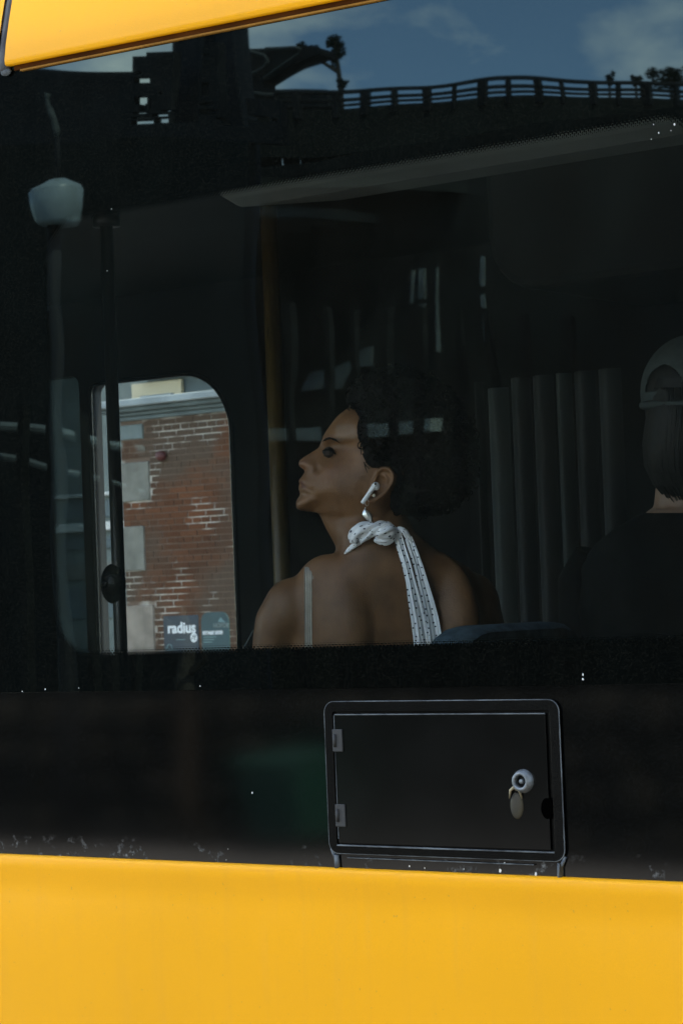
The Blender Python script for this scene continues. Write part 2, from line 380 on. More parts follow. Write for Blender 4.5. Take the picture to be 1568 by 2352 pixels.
def bus_glass(frit=True, tint=(0.885, 0.905, 0.90), wav=0.21, r_zero=0.042):
    mt = bpy.data.materials.new('bus_glass' if frit else 'far_glass'); mt.use_nodes = True
    nt = mt.node_tree; N, L = nt.nodes, nt.links; N.clear()
    out = N.new('ShaderNodeOutputMaterial'); geo = N.new('ShaderNodeNewGeometry')
    tr = N.new('ShaderNodeBsdfTransparent'); tr.inputs[0].default_value = (*tint, 1)
    gl = N.new('ShaderNodeBsdfGlossy'); gl.inputs['Roughness'].default_value = 0.011 if frit else 0.0; gl.inputs['Color'].default_value = (0.62, 0.93, 0.98, 1)
    # reflectance of one face from the viewing angle (Schlick), the same from both sides
    dt = N.new('ShaderNodeVectorMath'); dt.operation = 'DOT_PRODUCT'
    L.new(geo.outputs['Incoming'], dt.inputs[0]); L.new(geo.outputs['True Normal'], dt.inputs[1])
    c1 = nmath(nt, 'SUBTRACT', 1.0, nmath(nt, 'ABSOLUTE', dt.outputs['Value']), clamp=True)
    refl_f = nmath(nt, 'ADD', r_zero, nmath(nt, 'MULTIPLY', nmath(nt, 'POWER', c1, 5.0), 1 - r_zero), clamp=True)
    # slight waviness of toughened glass
    mp = N.new('ShaderNodeMapping'); mp.inputs['Scale'].default_value = (1.0, 1.0, 1.0)
    L.new(geo.outputs['Position'], mp.inputs['Vector'])
    nz = N.new('ShaderNodeTexNoise'); nz.inputs['Scale'].default_value = 3.2; nz.inputs['Detail'].default_value = 1.0
    L.new(mp.outputs[0], nz.inputs['Vector'])
    bp = N.new('ShaderNodeBump'); bp.inputs['Strength'].default_value = wav; bp.inputs['Distance'].default_value = 0.004
    L.new(nz.outputs['Fac'], bp.inputs['Height']); L.new(bp.outputs[0], gl.inputs['Normal'])
    base = tr.outputs[0]
    if frit:
        sx = N.new('ShaderNodeSeparateXYZ'); L.new(geo.outputs['Position'], sx.inputs[0])
        X, Z = sx.outputs[0], sx.outputs[2]; r = 0.07
        qx = nmath(nt, 'MAXIMUM', nmath(nt, 'SUBTRACT', X_WIN0 + r, X), nmath(nt, 'SUBTRACT', X, X_WIN1 - r))
        qz = nmath(nt, 'MAXIMUM', nmath(nt, 'SUBTRACT', Z_WIN0 + r, Z), nmath(nt, 'SUBTRACT', Z, Z_WIN1 - r))
        px_, pz_ = nmath(nt, 'MAXIMUM', qx, 0.0), nmath(nt, 'MAXIMUM', qz, 0.0)
        ln = nmath(nt, 'SQRT', nmath(nt, 'ADD', nmath(nt, 'MULTIPLY', px_, px_), nmath(nt, 'MULTIPLY', pz_, pz_)))
        ins = nmath(nt, 'MINIMUM', nmath(nt, 'MAXIMUM', qx, qz), 0.0)
        d1_ = nmath(nt, 'SUBTRACT', nmath(nt, 'ADD', ln, ins), r)
        # the next window forward of the pillar
        qx2 = nmath(nt, 'MAXIMUM', nmath(nt, 'SUBTRACT', X_WIN0 - 2.4, X), nmath(nt, 'SUBTRACT', X, X_WIN0 - 0.17))
        d2_ = nmath(nt, 'MAXIMUM', qx2, nmath(nt, 'MAXIMUM', nmath(nt, 'SUBTRACT', Z_WIN0, Z), nmath(nt, 'SUBTRACT', Z, Z_WIN1)))
        d = nmath(nt, 'MINIMUM', d1_, d2_)          # >0 on the printed border
        k = 2 * math.pi / 0.0062
        dots = nmath(nt, 'MULTIPLY', nmath(nt, 'SINE', nmath(nt, 'MULTIPLY', X, k)), nmath(nt, 'SINE', nmath(nt, 'MULTIPLY', Z, k)))
        thr = nmath(nt, 'DIVIDE', d, -0.013)                             # 0 at the border, 1 at the end of the dots
        thr = nmath(nt, 'SUBTRACT', nmath(nt, 'MULTIPLY', thr, 1.6), 0.75)
        opaque = nmath(nt, 'GREATER_THAN', dots, thr)
        solid = nmath(nt, 'GREATER_THAN', d, 0.0)
        mask = nmath(nt, 'MAXIMUM', opaque, solid)
        blk = N.new('ShaderNodeBsdfDiffuse'); blk.inputs['Color'].default_value = (0.0008, 0.0011, 0.0010, 1)
        m1 = N.new('ShaderNodeMixShader'); L.new(mask, m1.inputs[0]); L.new(tr.outputs[0], m1.inputs[1]); L.new(blk.outputs[0], m1.inputs[2])
        base = m1.outputs[0]
    if frit:                                   # pale film put in as haze lifting the blacks, finely speckled
        du = N.new('ShaderNodeBsdfDiffuse'); du.inputs['Color'].default_value = (0.50, 0.51, 0.40, 1)
        dn = N.new('ShaderNodeTexNoise'); dn.inputs['Scale'].default_value = 7.0; dn.inputs['Detail'].default_value = 8; dn.inputs['Roughness'].default_value = 0.7
        mp2 = N.new('ShaderNodeMapping'); mp2.inputs['Scale'].default_value = (3.0, 1.0, 0.6); L.new(geo.outputs['Position'], mp2.inputs['Vector']); L.new(mp2.outputs[0], dn.inputs['Vector'])
        df = nmath(nt, 'ADD', 0.0008, nmath(nt, 'MULTIPLY', nmath(nt, 'SUBTRACT', dn.outputs['Fac'], 0.3, clamp=True), 0.013))
        gn = N.new('ShaderNodeTexNoise'); gn.inputs['Scale'].default_value = 430; gn.inputs['Detail'].default_value = 2; L.new(geo.outputs['Position'], gn.inputs['Vector'])
        df = nmath(nt, 'ADD', nmath(nt, 'MULTIPLY', df, 0.42), nmath(nt, 'MULTIPLY', nmath(nt, 'SUBTRACT', gn.outputs['Fac'], 0.46, clamp=True), 0.024))
        m3 = N.new('ShaderNodeMixShader'); L.new(df, m3.inputs[0]); L.new(base, m3.inputs[1]); L.new(du.outputs[0], m3.inputs[2]); base = m3.outputs[0]
    m2 = N.new('ShaderNodeMixShader'); L.new(refl_f, m2.inputs[0]); L.new(base, m2.inputs[1]); L.new(gl.outputs[0], m2.inputs[2])
    L.new(m2.outputs[0], out.inputs['Surface'])
    return mt
M['glass'] = bus_glass(True)
M['far_glass'] = bus_glass(False, tint=(0.86, 0.88, 0.87), wav=0.05, r_zero=0.035)

def black_panel_mat():
    mt = pmat('black_gloss_panel', (0.001, 0.0013, 0.0012), rough=0.06, spec=0.5)
    nt = mt.node_tree; N, L = nt.nodes, nt.links; p = N['Principled BSDF']
    geo = N.new('ShaderNodeNewGeometry'); sx = N.new('ShaderNodeSeparateXYZ'); L.new(geo.outputs['Position'], sx.inputs[0])
    nz = N.new('ShaderNodeTexNoise'); nz.inputs['Scale'].default_value = 55; nz.inputs['Detail'].default_value = 6; nz.inputs['Roughness'].default_value = 0.7
    L.new(geo.outputs['Position'], nz.inputs['Vector'])
    n2 = N.new('ShaderNodeTexNoise'); n2.inputs['Scale'].default_value = 9; L.new(geo.outputs['Position'], n2.inputs['Vector'])
    low = nmath(nt, 'MULTIPLY', nmath(nt, 'SUBTRACT', Z_BELT + 0.034, sx.outputs[2]), 30.0, clamp=True)
    t = nmath(nt, 'MULTIPLY', nmath(nt, 'MULTIPLY', nmath(nt, 'SUBTRACT', nz.outputs['Fac'], 0.55), 9.0, clamp=True), nmath(nt, 'MULTIPLY', nmath(nt, 'SUBTRACT', n2.outputs['Fac'], 0.50), 8.0, clamp=True))
    fac = nmath(nt, 'MULTIPLY', low, t)
    mx = N.new('ShaderNodeMix'); mx.data_type = 'RGBA'; mx.inputs[6].default_value = (0.001, 0.0013, 0.0012, 1); mx.inputs[7].default_value = (0.17, 0.185, 0.19, 1)
    gn = N.new('ShaderNodeTexNoise'); gn.inputs['Scale'].default_value = 430; gn.inputs['Detail'].default_value = 2; L.new(geo.outputs['Position'], gn.inputs['Vector'])
    fac2 = nmath(nt, 'MAXIMUM', fac, nmath(nt, 'MULTIPLY', nmath(nt, 'SUBTRACT', gn.outputs['Fac'], 0.46, clamp=True), 0.05))
    L.new(fac2, mx.inputs[0]); L.new(mx.outputs[2], p.inputs['Base Color'])
    ro = nmath(nt, 'ADD', nmath(nt, 'MULTIPLY', fac, 0.6), 0.06); L.new(ro, p.inputs['Roughness'])
    nb = N.new('ShaderNodeTexNoise'); nb.inputs['Scale'].default_value = 2.4; nb.inputs['Detail'].default_value = 1
    L.new(geo.outputs['Position'], nb.inputs['Vector'])
    bp = N.new('ShaderNodeBump'); bp.inputs['Strength'].default_value = 0.12; bp.inputs['Distance'].default_value = 0.004
    L.new(nb.outputs['Fac'], bp.inputs['Height']); L.new(bp.outputs[0], p.inputs['Normal'])
    return mt
M['black_gloss'] = black_panel_mat()

# ================================================================== SETTING: ground
g = MB(); g.add([(-400,-400,0),(400,-400,0),(400,400,0),(-400,400,0)], [(0,1,2,3)])
g.build('ground', M['asphalt'], kind='structure')
g = MB(); g.box((-60, 9.0, -0.05), (40, 16.2, 0.12)); g.build('pavement_far', M['paving'], kind='structure')
g = MB(); g.box((-60, 8.82, -0.05), (40, 8.998, 0.125)); g.build('kerb_far', M['kerb'], kind='structure')
g = MB(); g.box((-60, -8.0, -0.05), (40, -1.6, 0.12)); g.build('pavement_near', M['paving'], kind='structure')
g = MB(); g.box((-60, -1.598, -0.05), (40, -1.42, 0.125)); g.build('kerb_near', M['kerb'], kind='structure')

# ================================================================== THE BUS
bus = thing('city_bus', 'yellow city bus with wide tinted side window and black lower band', 'bus', (0, BUSW / 2, 0))

def extrude_x(prof, x0, x1, n=1, zfun=None):
    mb = MB(); rows = []
    for i in range(n + 1):
        x = x0 + (x1 - x0) * i / n
        rows.append([(x, y, z + (zfun(x) if zfun else 0)) for y, z in prof])
    mb.grid(rows); return mb
# yellow belt panel: rolled top lip, shallow concave band below it, then straight
bz = Z_BELT
prof = [(0.02, bz - 0.002), (-0.004, bz), (-0.011, bz - 0.002), (-0.0135, bz - 0.006), (-0.0120, bz - 0.022), (-0.0095, bz - 0.040), (-0.0090, bz - 0.052),
        (-0.0100, bz - 0.066), (-0.012, bz - 0.09), (-0.0135, bz - 0.14), (-0.0135, 0.45), (-0.008, 0.32), (0.03, 0.28)]
extrude_x(prof, BX0, BX1).build('belt_panel', M['yellow'], bus, auto=50)
# black gloss panel between belt and glass
b = MB(); b.box((BX0, -0.001, bz - 0.05), (BX1, 0.012, Z_SEAM - 0.0004)); b.build('black_panel', M['black_gloss'], bus)
# glass with printed border
b = MB(); b.prism([(BX0, -0.0010, Z_SEAM + 0.0004), (BX1, -0.0010, Z_SEAM + 0.0004), (BX1, -0.0010, z_cove(BX1) + 0.004), (BX0, -0.0010, z_cove(BX0) + 0.004)], (0, 0.005, 0)); b.build('window_pane', M['glass'], bus)
b = MB(); b.box((BX0, 0.006, Z_SEAM - 0.004), (BX1, 0.010, Z_SEAM + 0.004)); b.build('joint_sealant', M['black_plastic'], bus)
# yellow cove panels above the glass, divided by a rubber gasket
XS = on_y(14, 100, 0).x
cove = [(0.010, 0.001), (-0.0100, 0.0005), (-0.0125, 0.003), (-0.0130, 0.010), (-0.009, 0.035), (-0.001, 0.07), (0.009, 0.11), (0.024, 0.16), (0.045, 0.22), (0.08, 0.29), (0.15, 0.36), (0.28, 0.41), (0.7, 0.44)]
gw = 0.0085
extrude_x(cove, XS + gw, BX1, 40, z_cove).build('cove_panel', M['yellow'], bus, auto=50)
extrude_x(cove, BX0, XS - gw, 20, z_cove).build('cove_panel', M['yellow'], bus, auto=50)
b = MB(); b.tube([(XS, y + 0.010, z + z_cove(XS) - 0.004) for y, z in cove[1:]], 0.0105, 10); b.build('gasket', M['rubber'], bus, smooth=True)
b = MB(); b.ell((XS + 0.004, -0.006, z_cove(XS) - 0.008), (0.011, 0.005, 0.006)); b.build('gasket_clip', M['dusty'], bus, smooth=True)
# seal under the cove: recessed brown band and thin lip
extrude_x([(-0.0035, 0.002), (-0.0035, -0.0075), (0.0, -0.0075)], XS + 0.02, BX1, 30, z_cove).build('cove_seal', M['seal'], bus)
extrude_x([(-0.002, -0.0074), (-0.0062, -0.0078), (-0.0062, -0.0105), (-0.001, -0.0110)], XS + 0.035, BX1, 30, z_cove).build('drip_lip', M['seal_lip'] if 'seal_lip' in M else M['yellow'], bus)
# roof, ends, floor, ceiling
ZR = 2.98
b = MB(); b.add([(BX0, .5, ZR - .2), (BX1, .5, ZR - .2), (BX1, 1.2, ZR), (BX0, 1.2, ZR), (BX1, 2.1, ZR - .1), (BX0, 2.1, ZR - .1), (BX1, BUSW, 2.6), (BX0, BUSW, 2.6)], [(0,1,2,3),(3,2,4,5),(5,4,6,7)])
b.build('roof', M['yellow'], bus)
for x in (BX0, BX1):
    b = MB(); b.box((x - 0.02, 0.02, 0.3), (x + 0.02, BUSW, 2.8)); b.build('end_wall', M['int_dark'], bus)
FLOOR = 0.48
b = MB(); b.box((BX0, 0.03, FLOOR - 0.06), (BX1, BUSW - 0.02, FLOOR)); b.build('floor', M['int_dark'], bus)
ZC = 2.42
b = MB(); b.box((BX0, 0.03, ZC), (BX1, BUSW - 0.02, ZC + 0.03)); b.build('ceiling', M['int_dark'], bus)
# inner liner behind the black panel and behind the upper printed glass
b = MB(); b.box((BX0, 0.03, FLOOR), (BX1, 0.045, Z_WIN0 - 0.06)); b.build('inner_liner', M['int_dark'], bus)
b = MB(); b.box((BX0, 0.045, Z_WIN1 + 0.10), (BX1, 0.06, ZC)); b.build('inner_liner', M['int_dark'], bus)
# overhead duct running inside above the window, from part-way along the bus
xd0 = on_y(512, 430, 0.10).x
zt = Z_WIN1 + 0.06; zb = on_y(1300, 322, 0.10).z
dp = [(0.09, zt), (0.07, zb + 0.02), (0.085, zb), (0.13, zb - 0.012), (0.40, zb + 0.03), (0.40, zt)]
b = MB(); b.prism([(xd0, y, z) for y, z in dp], (BX1 - 0.1 - xd0, 0, 0)); b.build('overhead_duct', M['int_grey'], bus, bevel=0.012)
# far wall with rounded window
YF = BUSW - 0.05
def fw(px, py): p = on_y(px, py, YF); return (p.x, p.z)
wl_, wr_ = fw(216, 1190)[0], fw(540, 1200)[0]
wz0, wz1 = fw(420, 1560)[1], fw(330, 868)[1]
hole = rrect(wl_, wr_, wz0, wz1, 0.05, 8, rr=(0.03, 0.03, 0.175, 0.03))
wl2 = fw(150, 1190)[0]; wl3 = fw(192, 1190)[0]
hole2 = rrect(wl2 - 0.9, wl3, wz0, wz1 + 0.03, 0.03, 5)
outer = [(BX0, FLOOR), (BX1, FLOOR), (BX1, ZC), (BX0, ZC)]
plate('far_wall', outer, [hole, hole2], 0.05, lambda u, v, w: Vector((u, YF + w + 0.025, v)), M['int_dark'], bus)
def ring_tube(lp, y, rad, mat, name, parent):
    b = MB(); b.tube([(u, y, v) for u, v in lp], rad, 8, closed=True); return b.build(name, mat, parent, smooth=True)
fwin = ring_tube(hole, YF, 0.008, M['black_plastic'], 'far_window_frame', bus)
b = MB(); b.box((wl_ - .02, YF + 0.02, wz0 - .02), (wr_ + .02, YF + 0.025, wz1 + .02)); b.build('far_window_pane', M['far_glass'], bus)
def dark_glass():
    return bus_glass(False, tint=(0.22, 0.265, 0.265), wav=0.05, r_zero=0.035)
M['dark_glass'] = dark_glass()
b = MB(); b.box((wl2 - .92, YF + 0.02, wz0 - .02), (wl3 + .015, YF + 0.025, wz1 + .05)); b.build('far_window_pane', M['dark_glass'], bus)
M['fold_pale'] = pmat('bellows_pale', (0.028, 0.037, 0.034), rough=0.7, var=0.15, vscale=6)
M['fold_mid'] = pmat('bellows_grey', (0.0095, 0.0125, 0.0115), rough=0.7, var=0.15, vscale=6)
# folded bellows / ribbed partition to the right, far side
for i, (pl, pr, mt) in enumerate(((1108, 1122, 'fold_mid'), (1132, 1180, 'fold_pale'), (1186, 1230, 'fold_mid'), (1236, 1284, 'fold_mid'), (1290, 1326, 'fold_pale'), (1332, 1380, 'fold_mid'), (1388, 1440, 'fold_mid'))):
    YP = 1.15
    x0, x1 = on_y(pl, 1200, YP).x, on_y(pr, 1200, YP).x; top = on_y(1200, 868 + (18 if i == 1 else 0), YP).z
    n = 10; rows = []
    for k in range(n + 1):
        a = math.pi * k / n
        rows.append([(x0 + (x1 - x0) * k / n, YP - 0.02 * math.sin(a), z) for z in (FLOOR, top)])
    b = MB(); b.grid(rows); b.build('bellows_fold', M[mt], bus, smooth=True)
# rounded grey overhead housing at the far right
p0, p1 = on_y(1110, 440, 1.6), on_y(1560, 620, 1.6)
b = MB(); b.prism([(u, 1.6, v) for u, v in rrect(p0.x, p0.x + 0.9, p1.z, p0.z + 0.15, 0.12, 5)], (0, 0.5, 0)); b.build('overhead_housing', M['fold_mid'], bus, bevel=0.02)
# hand rails
def pole(px, py, y, rad, mat, name, ztop=ZC, zbot=FLOOR):
    p = on_y(px, py, y); b = MB(); b.tube([(p.x, p.y, zbot), (p.x, p.y, ztop)], rad, 20)
    return b.build(name, mat, bus, smooth=True), p
hp1, pp1 = pole(269, 1218, 1.35, 0.0150, M['pole_dark'], 'grab_pole')
c = on_y(262, 1341, 1.35)
b = MB(); vdir = r0
b.ell((pp1.x - 0.008, pp1.y - 0.01, c.z), (0.032, 0.025, 0.046), 24, 14); sb = b.build('stop_button_box', M['black_plastic'], hp1, smooth=True)
b = MB(); b.ell((pp1.x - 0.012, pp1.y - 0.036, c.z), (0.010, 0.004, 0.010)); b.build('push_button', M['black_plastic'], hp1, smooth=True)
hp2, pp2 = pole(640, 1100, 0.95, 0.0170, M['pole_yellow'], 'grab_pole')
for pp in (pp1, pp2):
    b = MB(); b.tube([(pp.x, pp.y, ZC - 0.03), (pp.x, pp.y, ZC)], 0.032, 16); b.build('pole_flange', M['pole_dark'], bus, smooth=True)
# slack pull cord hanging by the far window
b = MB(); b.tube([on_y(600, 1424, 0.7), on_y(580, 1452, 0.7), on_y(548, 1510, 0.7)], 0.0016, 6); b.build('pull_cord', M['int_grey'], bus)

# seats (fixed to the bus)
def seat(xb, y0, y1, ztop, mat):
    s = bpy.data.objects.new('seat', None); col.objects.link(s); s.location = (xb - 0.2, (y0 + y1) / 2, FLOOR)
    s.parent = bus; s.matrix_parent_inverse = world_of(bus).inverted()
    lp = rrect(y0, y1, 0.92, ztop, 0.08, 6, rr=(0.03, 0.03, 0.11, 0.11))
    b = MB(); n = len(lp); rows = []
    for (dx, sc) in ((0.0, 0.90), (0.012, 0.985), (0.03, 1.0), (0.055, 0.985), (0.07, 0.90)):
        yc, zc = (y0 + y1) / 2, (0.92 + ztop) / 2
        rows.append([(xb + dx + 0.12 * (v - 0.92), yc + (u - yc) * (0.5 + sc / 2 if sc < 1 else 1), zc + (v - zc) * (0.6 + .4 * sc)) for u, v in lp])
    b.grid(rows, closed_u=True)
    k = len(lp); b.f.append(tuple(range(k))); b.f.append(tuple(4 * k + i for i in range(k)))
    b.build('backrest', mat, s, auto=50)
    b = MB(); b.prism([(xb - 0.46, y, z) for y, z in rrect(y0, y1, 0.86, 0.95, 0.035, 4)], (0.46, 0, 0)); b.build('cushion', mat, s, bevel=0.01)
    for yy in (y0 + 0.06, y1 - 0.06):
        b = MB(); b.tube([(xb - 0.24, yy, FLOOR), (xb - 0.24, yy, 0.87)], 0.022, 10); b.build('leg', M['pole_dark'], s, smooth=True)
    b = MB(); b.tube([(xb + 0.10, y0 + 0.06, ztop - 0.20), (xb + 0.15, y0 + 0.05, ztop - 0.10), (xb + 0.15, y1 - 0.05, ztop - 0.10), (xb + 0.10, y1 - 0.06, ztop - 0.20)], 0.012, 10); b.build('grab_handle', M['pole_dark'], s, smooth=True)
    return s
sp = on_y(1085, 1440, 0.30)
seat(sp.x - 0.03, 0.075, 0.50, sp.z + 0.004, M['seat'])
sp2 = sp.x + 0.82
seat(sp2, 0.075, 0.50, sp.z - 0.02, M['seat'])

# access flap in the black panel
flap = bpy.data.objects.new('access_flap', None); col.objects.link(flap)
fx0, fx1 = on_y(756, 1785, 0).x, on_y(1294, 1790, 0).x
fz1, fz0 = on_y(1018, 1609, 0).z, on_y(1030, 1968, 0).z
flap.location = ((fx0 + fx1) / 2, -0.002, fz0); flap.parent = bus; flap.matrix_parent_inverse = world_of(bus).inverted()
ix0, ix1 = on_y(779, 1790, 0).x, on_y(1267, 1790, 0).x
iz1, iz0 = on_y(1018, 1638, 0).z, on_y(1025, 1947, 0).z
frame_o = rrect(fx0, fx1, fz0, fz1, 0.016, 6); frame_i = rrect(ix0 - 0.004, ix1 + 0.004, iz0 - 0.003, iz1 + 0.003, 0.003, 3)
plate('flap_frame', frame_o, [frame_i], 0.004, lambda u, v, w: Vector((u, -0.0045 + w, v)), M['black_plastic'], flap, bevel=0.0008)
b = MB(); b.tube([(u, -0.0055, v) for u, v in frame_o], 0.0010, 6, closed=True); b.build('frame_bead', M['dusty'], flap, smooth=True)
b = MB(); b.box((ix0 - 0.003, -0.0020, iz0 - 0.002), (ix1 + 0.003, -0.0014, iz1 + 0.002)); b.build('recess', M['black_plastic'], flap)
def flapdoor_mat():
    return pmat('flap_satin', (0.0014, 0.0017, 0.0017), rough=0.14, spec=0.3, base2=(0.0030, 0.0034, 0.0033), vscale=11, detail=9)
M['flap'] = flapdoor_mat()
b = MB(); b.box((ix0, -0.0062, iz0 + 0.002), (ix1 - 0.003, -0.0024, iz1 - 0.001)); door = b.build('flap_door', M['flap'], flap, bevel=0.0009)
b = MB()
b.tube([(ix0 + 0.001, -0.0064, iz1 - 0.001), (ix1 - 0.003, -0.0064, iz1 - 0.001)], 0.0009, 6)
b.build('top_edge', M['dusty'], door)
b = MB(); b.tube([(ix0 - 0.003, -0.0066, iz0 - 0.001), ((ix0 + ix1) / 2, -0.0066, iz0 - 0.0012), (ix1 + 0.003, -0.0066, iz0 - 0.001)], 0.0012, 6); b.build('bottom_edge', M['dusty'], door)
b = MB(); b.tube([(ix0 - 0.0005, -0.0064, iz0 + 0.008), (ix0 - 0.0005, -0.0064, iz1 - 0.002)], 0.0005, 6); b.build('side_edge', M['dusty'], door)
M['hinge'] = pmat('hinge_plastic', (0.010, 0.0115, 0.0115), rough=0.6, var=0.2, vscale=50)
for py in (1700, 1872):
    hz = on_y(788, py, 0).z
    b = MB(); b.box((ix0 - 0.0035, -0.0085, hz - 0.016), (ix0 + 0.014, -0.006, hz + 0.016)); hg = b.build('hinge', M['hinge'], flap, bevel=0.001)
    b = MB(); b.tube([(ix0 + 0.001, -0.0090, hz - 0.009), (ix0 + 0.001, -0.0090, hz + 0.009)], 0.0024, 8); b.build('hinge_pin', M['hinge'], hg, smooth=True)
# lock
lc = on_y(1207, 1793, 0)
def lathe(cx, cz, prof, seg=28):
    mb = MB(); rows = []
    for rr_, y in prof: rows.append([(cx + rr_ * math.cos(2*math.pi*j/seg), y, cz + rr_ * math.sin(2*math.pi*j/seg)) for j in range(seg)])
    mb.grid(rows, closed_u=True); return mb
lk = lathe(lc.x, lc.z, [(0.0162, -0.006), (0.0158, -0.008), (0.0128, -0.0155), (0.0110, -0.0165), (0.0092, -0.0160), (0.0084, -0.0150), (0.0080, -0.009), (0.0, -0.009)]).build('lock', M['chrome'], door, auto=60)
b = lathe(lc.x, lc.z, [(0.0081, -0.0092), (0.0072, -0.0096), (0.0, -0.0096)]); b.build('keyway_dark', M['black_plastic'], door)
lathe(lc.x + 0.001, lc.z, [(0.0036, -0.0096), (0.0033, -0.0140), (0.0024, -0.0148), (0.0, -0.0150)], 16).build('lock_pin', M['chrome'], door, auto=50)
# dull brass cover below the lock, finger notch at the right edge
b = MB(); bc = on_y(1192, 1850, 0)
b.ell((bc.x, -0.0060, bc.z), (0.0105, 0.0028, 0.018), 24, 14); b.build('brass_cover', M['brass_dark'] if 'brass_dark' in M else M['brass'], door, smooth=True)
M['brass_hood'] = pmat('worn_brass', (0.22, 0.19, 0.12), rough=0.5, metal=0.3, var=0.3, vscale=90)
hood = [(bc.x - 0.010, -0.0085, bc.z + 0.010), (bc.x - 0.007, -0.0100, bc.z + 0.021), (bc.x, -0.0108, bc.z + 0.026), (bc.x + 0.007, -0.0100, bc.z + 0.021), (bc.x + 0.010, -0.0085, bc.z + 0.010)]
b = MB(); b.tube(hood, [0.0008, 0.002, 0.003, 0.002, 0.0008], 8); b.build('brass_hood', M['brass_hood'], door, smooth=True)
nc = on_y(1258, 1856, 0)
M['void'] = pmat('matt_black', (0.0006, 0.0006, 0.0006), rough=1.0, spec=0.0)
b = MB(); b.ell((nc.x + 0.002, -0.0060, nc.z), (0.010, 0.0006, 0.015)); b.build('finger_notch', M['void'], door, smooth=True)
# two feet of old sealant from the frame down to the belt
for px, py in ((775, 1980), (1291, 1996)):
    p = on_y(px, py, 0)
    b = MB(); sgn = 1 if px < 1000 else -1
    b.tube([(p.x - 0.007 * sgn, -0.0035, fz0 + 0.006), (p.x - 0.001 * sgn, -0.0035, fz0 - 0.006), (p.x + 0.001 * sgn, -0.0035, bz + 0.018), (p.x + 0.002 * sgn, -0.003, bz - 0.004)], [0.002, 0.003, 0.004, 0.0045], 8)
    b.build('sealant_foot', M['dusty'], flap, smooth=True)
b = MB(); b.tube([(fx0 + 0.03, -0.0045, fz0 - 0.006), (fx1 - 0.05, -0.0045, fz0 - 0.006)], 0.0008, 6); b.build('sealant_line', M['dusty'], flap)
# small pale chips and specks on the black side
b = MB(); rr = random.Random(3)
for (px, py, s) in ((1338, 1549, 2.6), (1338, 1560, 3.4), (105, 1583, 2.4), (52, 1588, 1.6), (182, 1580, 1.4), (460, 1576, 2.0), (580, 1821, 2.6), (1263, 1762, 2.0), (1548, 285, 3.0), (1500, 286, 1.6), (1512, 305, 2.0), (1495, 320, 1.4), (1540, 300, 1.4), (257, 480, 1.4), (247, 622, 1.4),
                    (524, 1950, 1.2), (520, 1975, 1.0), (140, 1972, 2.4), (430, 1985, 2.2), (1148, 2000, 5.0), (1158, 1982, 2.6), (1230, 2008, 5.0), (940, 1990, 2.4), (1065, 1996, 2.0), (975, 1994, 1.6)):
    p = on_y(px, py, -0.0012); s *= 0.00045
    k = 6; ang = rr.random() * 3
    pts = [(p.x + s * rr.uniform(.6, 1.2) * math.cos(ang + 2*math.pi*j/k), -0.0012, p.z + 1.5 * s * rr.uniform(.6, 1.2) * math.sin(ang + 2*math.pi*j/k)) for j in range(k)]
    b.prism(pts, (0, -0.0006, 0))
b.build('paint_chips', M['chip'], bus, kind='stuff')

# ================================================================== ACROSS THE STREET: brick building seen through the far window
YB = 16.4
def wb(px, py, y=YB): return on_y(px, py, y)
xl = wb(284, 1200).x                                  # left corner of the brick front
z_cor0, z_cor1 = wb(420, 955).z, wb(420, 908).z       # cornice
zsign = wb(430, 1500).z
house = thing('brick_building', 'brown brick building with grey quoins and a green-grey cornice', 'building', (xl + 2, YB + 2, 0))
xr = xl + 9.0
b = MB(); b.box((xl + 0.004, YB + 0.0045, 0.0), (xr, YB + 5, z_cor0)); b.build('mortar_bed', M['mortar'], house)
# courses
CH, BH, BL, BD, J = 0.0655, 0.0545, 0.228, 0.108, 0.0115
quoins = [(wb(330, 975).x, wb(306, 1010).z, wb(306, 975).z, 'stone_blue'), (wb(345, 1100).x, wb(316, 1152).z, wb(316, 1061).z, 'stone'),
          (wb(334, 1260).x, wb(312, 1312).z, wb(312, 1208).z, 'stone'), (wb(356, 1440).x, wb(326, 1560).z, wb(326, 1390).z, 'stone_brown')]
# regular quoins further down and snap each to whole courses
zq = quoins[-1][1]
k = 0
while zq - 0.45 > 0.1:
    quoins.append((xl + (0.30 if k % 2 else 0.42), zq - 0.80, zq - 0.36, 'stone')); zq -= 0.80; k += 1
for (qx, qz0, qz1, mt) in quoins:
    b = MB(); b.box((xl - 0.012, YB - 0.018, qz0 + 0.004), (qx - 0.006, YB + 0.12, qz1 - 0.004)); b.build('quoin', M[mt], house, bevel=0.008)
rb = random.Random(11); bricks = []
nrow = int((z_cor0 - 0.02) / CH); row_z = z_cor0 - 0.01
for i in range(nrow):
    zc = row_z - CH * (i + 0.5)
    xs = xl
    for (qx, qz0, qz1, mt) in quoins:
        if qz0 - 0.01 < zc < qz1 + 0.01: xs = max(xs, qx)
    header = (i % 3 == 1); L_ = BD if header else BL
    x = xl + (0.0 if header else (-(BL + J) * (0.25 if i % 2 else 0.75)))
    while x < xr - 0.3:
        a, e = max(x, xs + 0.004), min(x + L_, xr)
        if e - a > 0.035: bricks.append(((a + e) / 2, zc, e - a))
        x += L_ + J
def project(v):
    d = Vector(v) - CAM; z = d.dot(f_); return W / 2 + F * d.dot(r_) / z, H / 2 - F * d.dot(u_) / z
def vis(bk):
    px, py = project((bk[0], YB, bk[1])); return max(abs(px - 425) / 145, abs(py - 1210) / 290)
bricks.sort(key=vis)
cache = {}
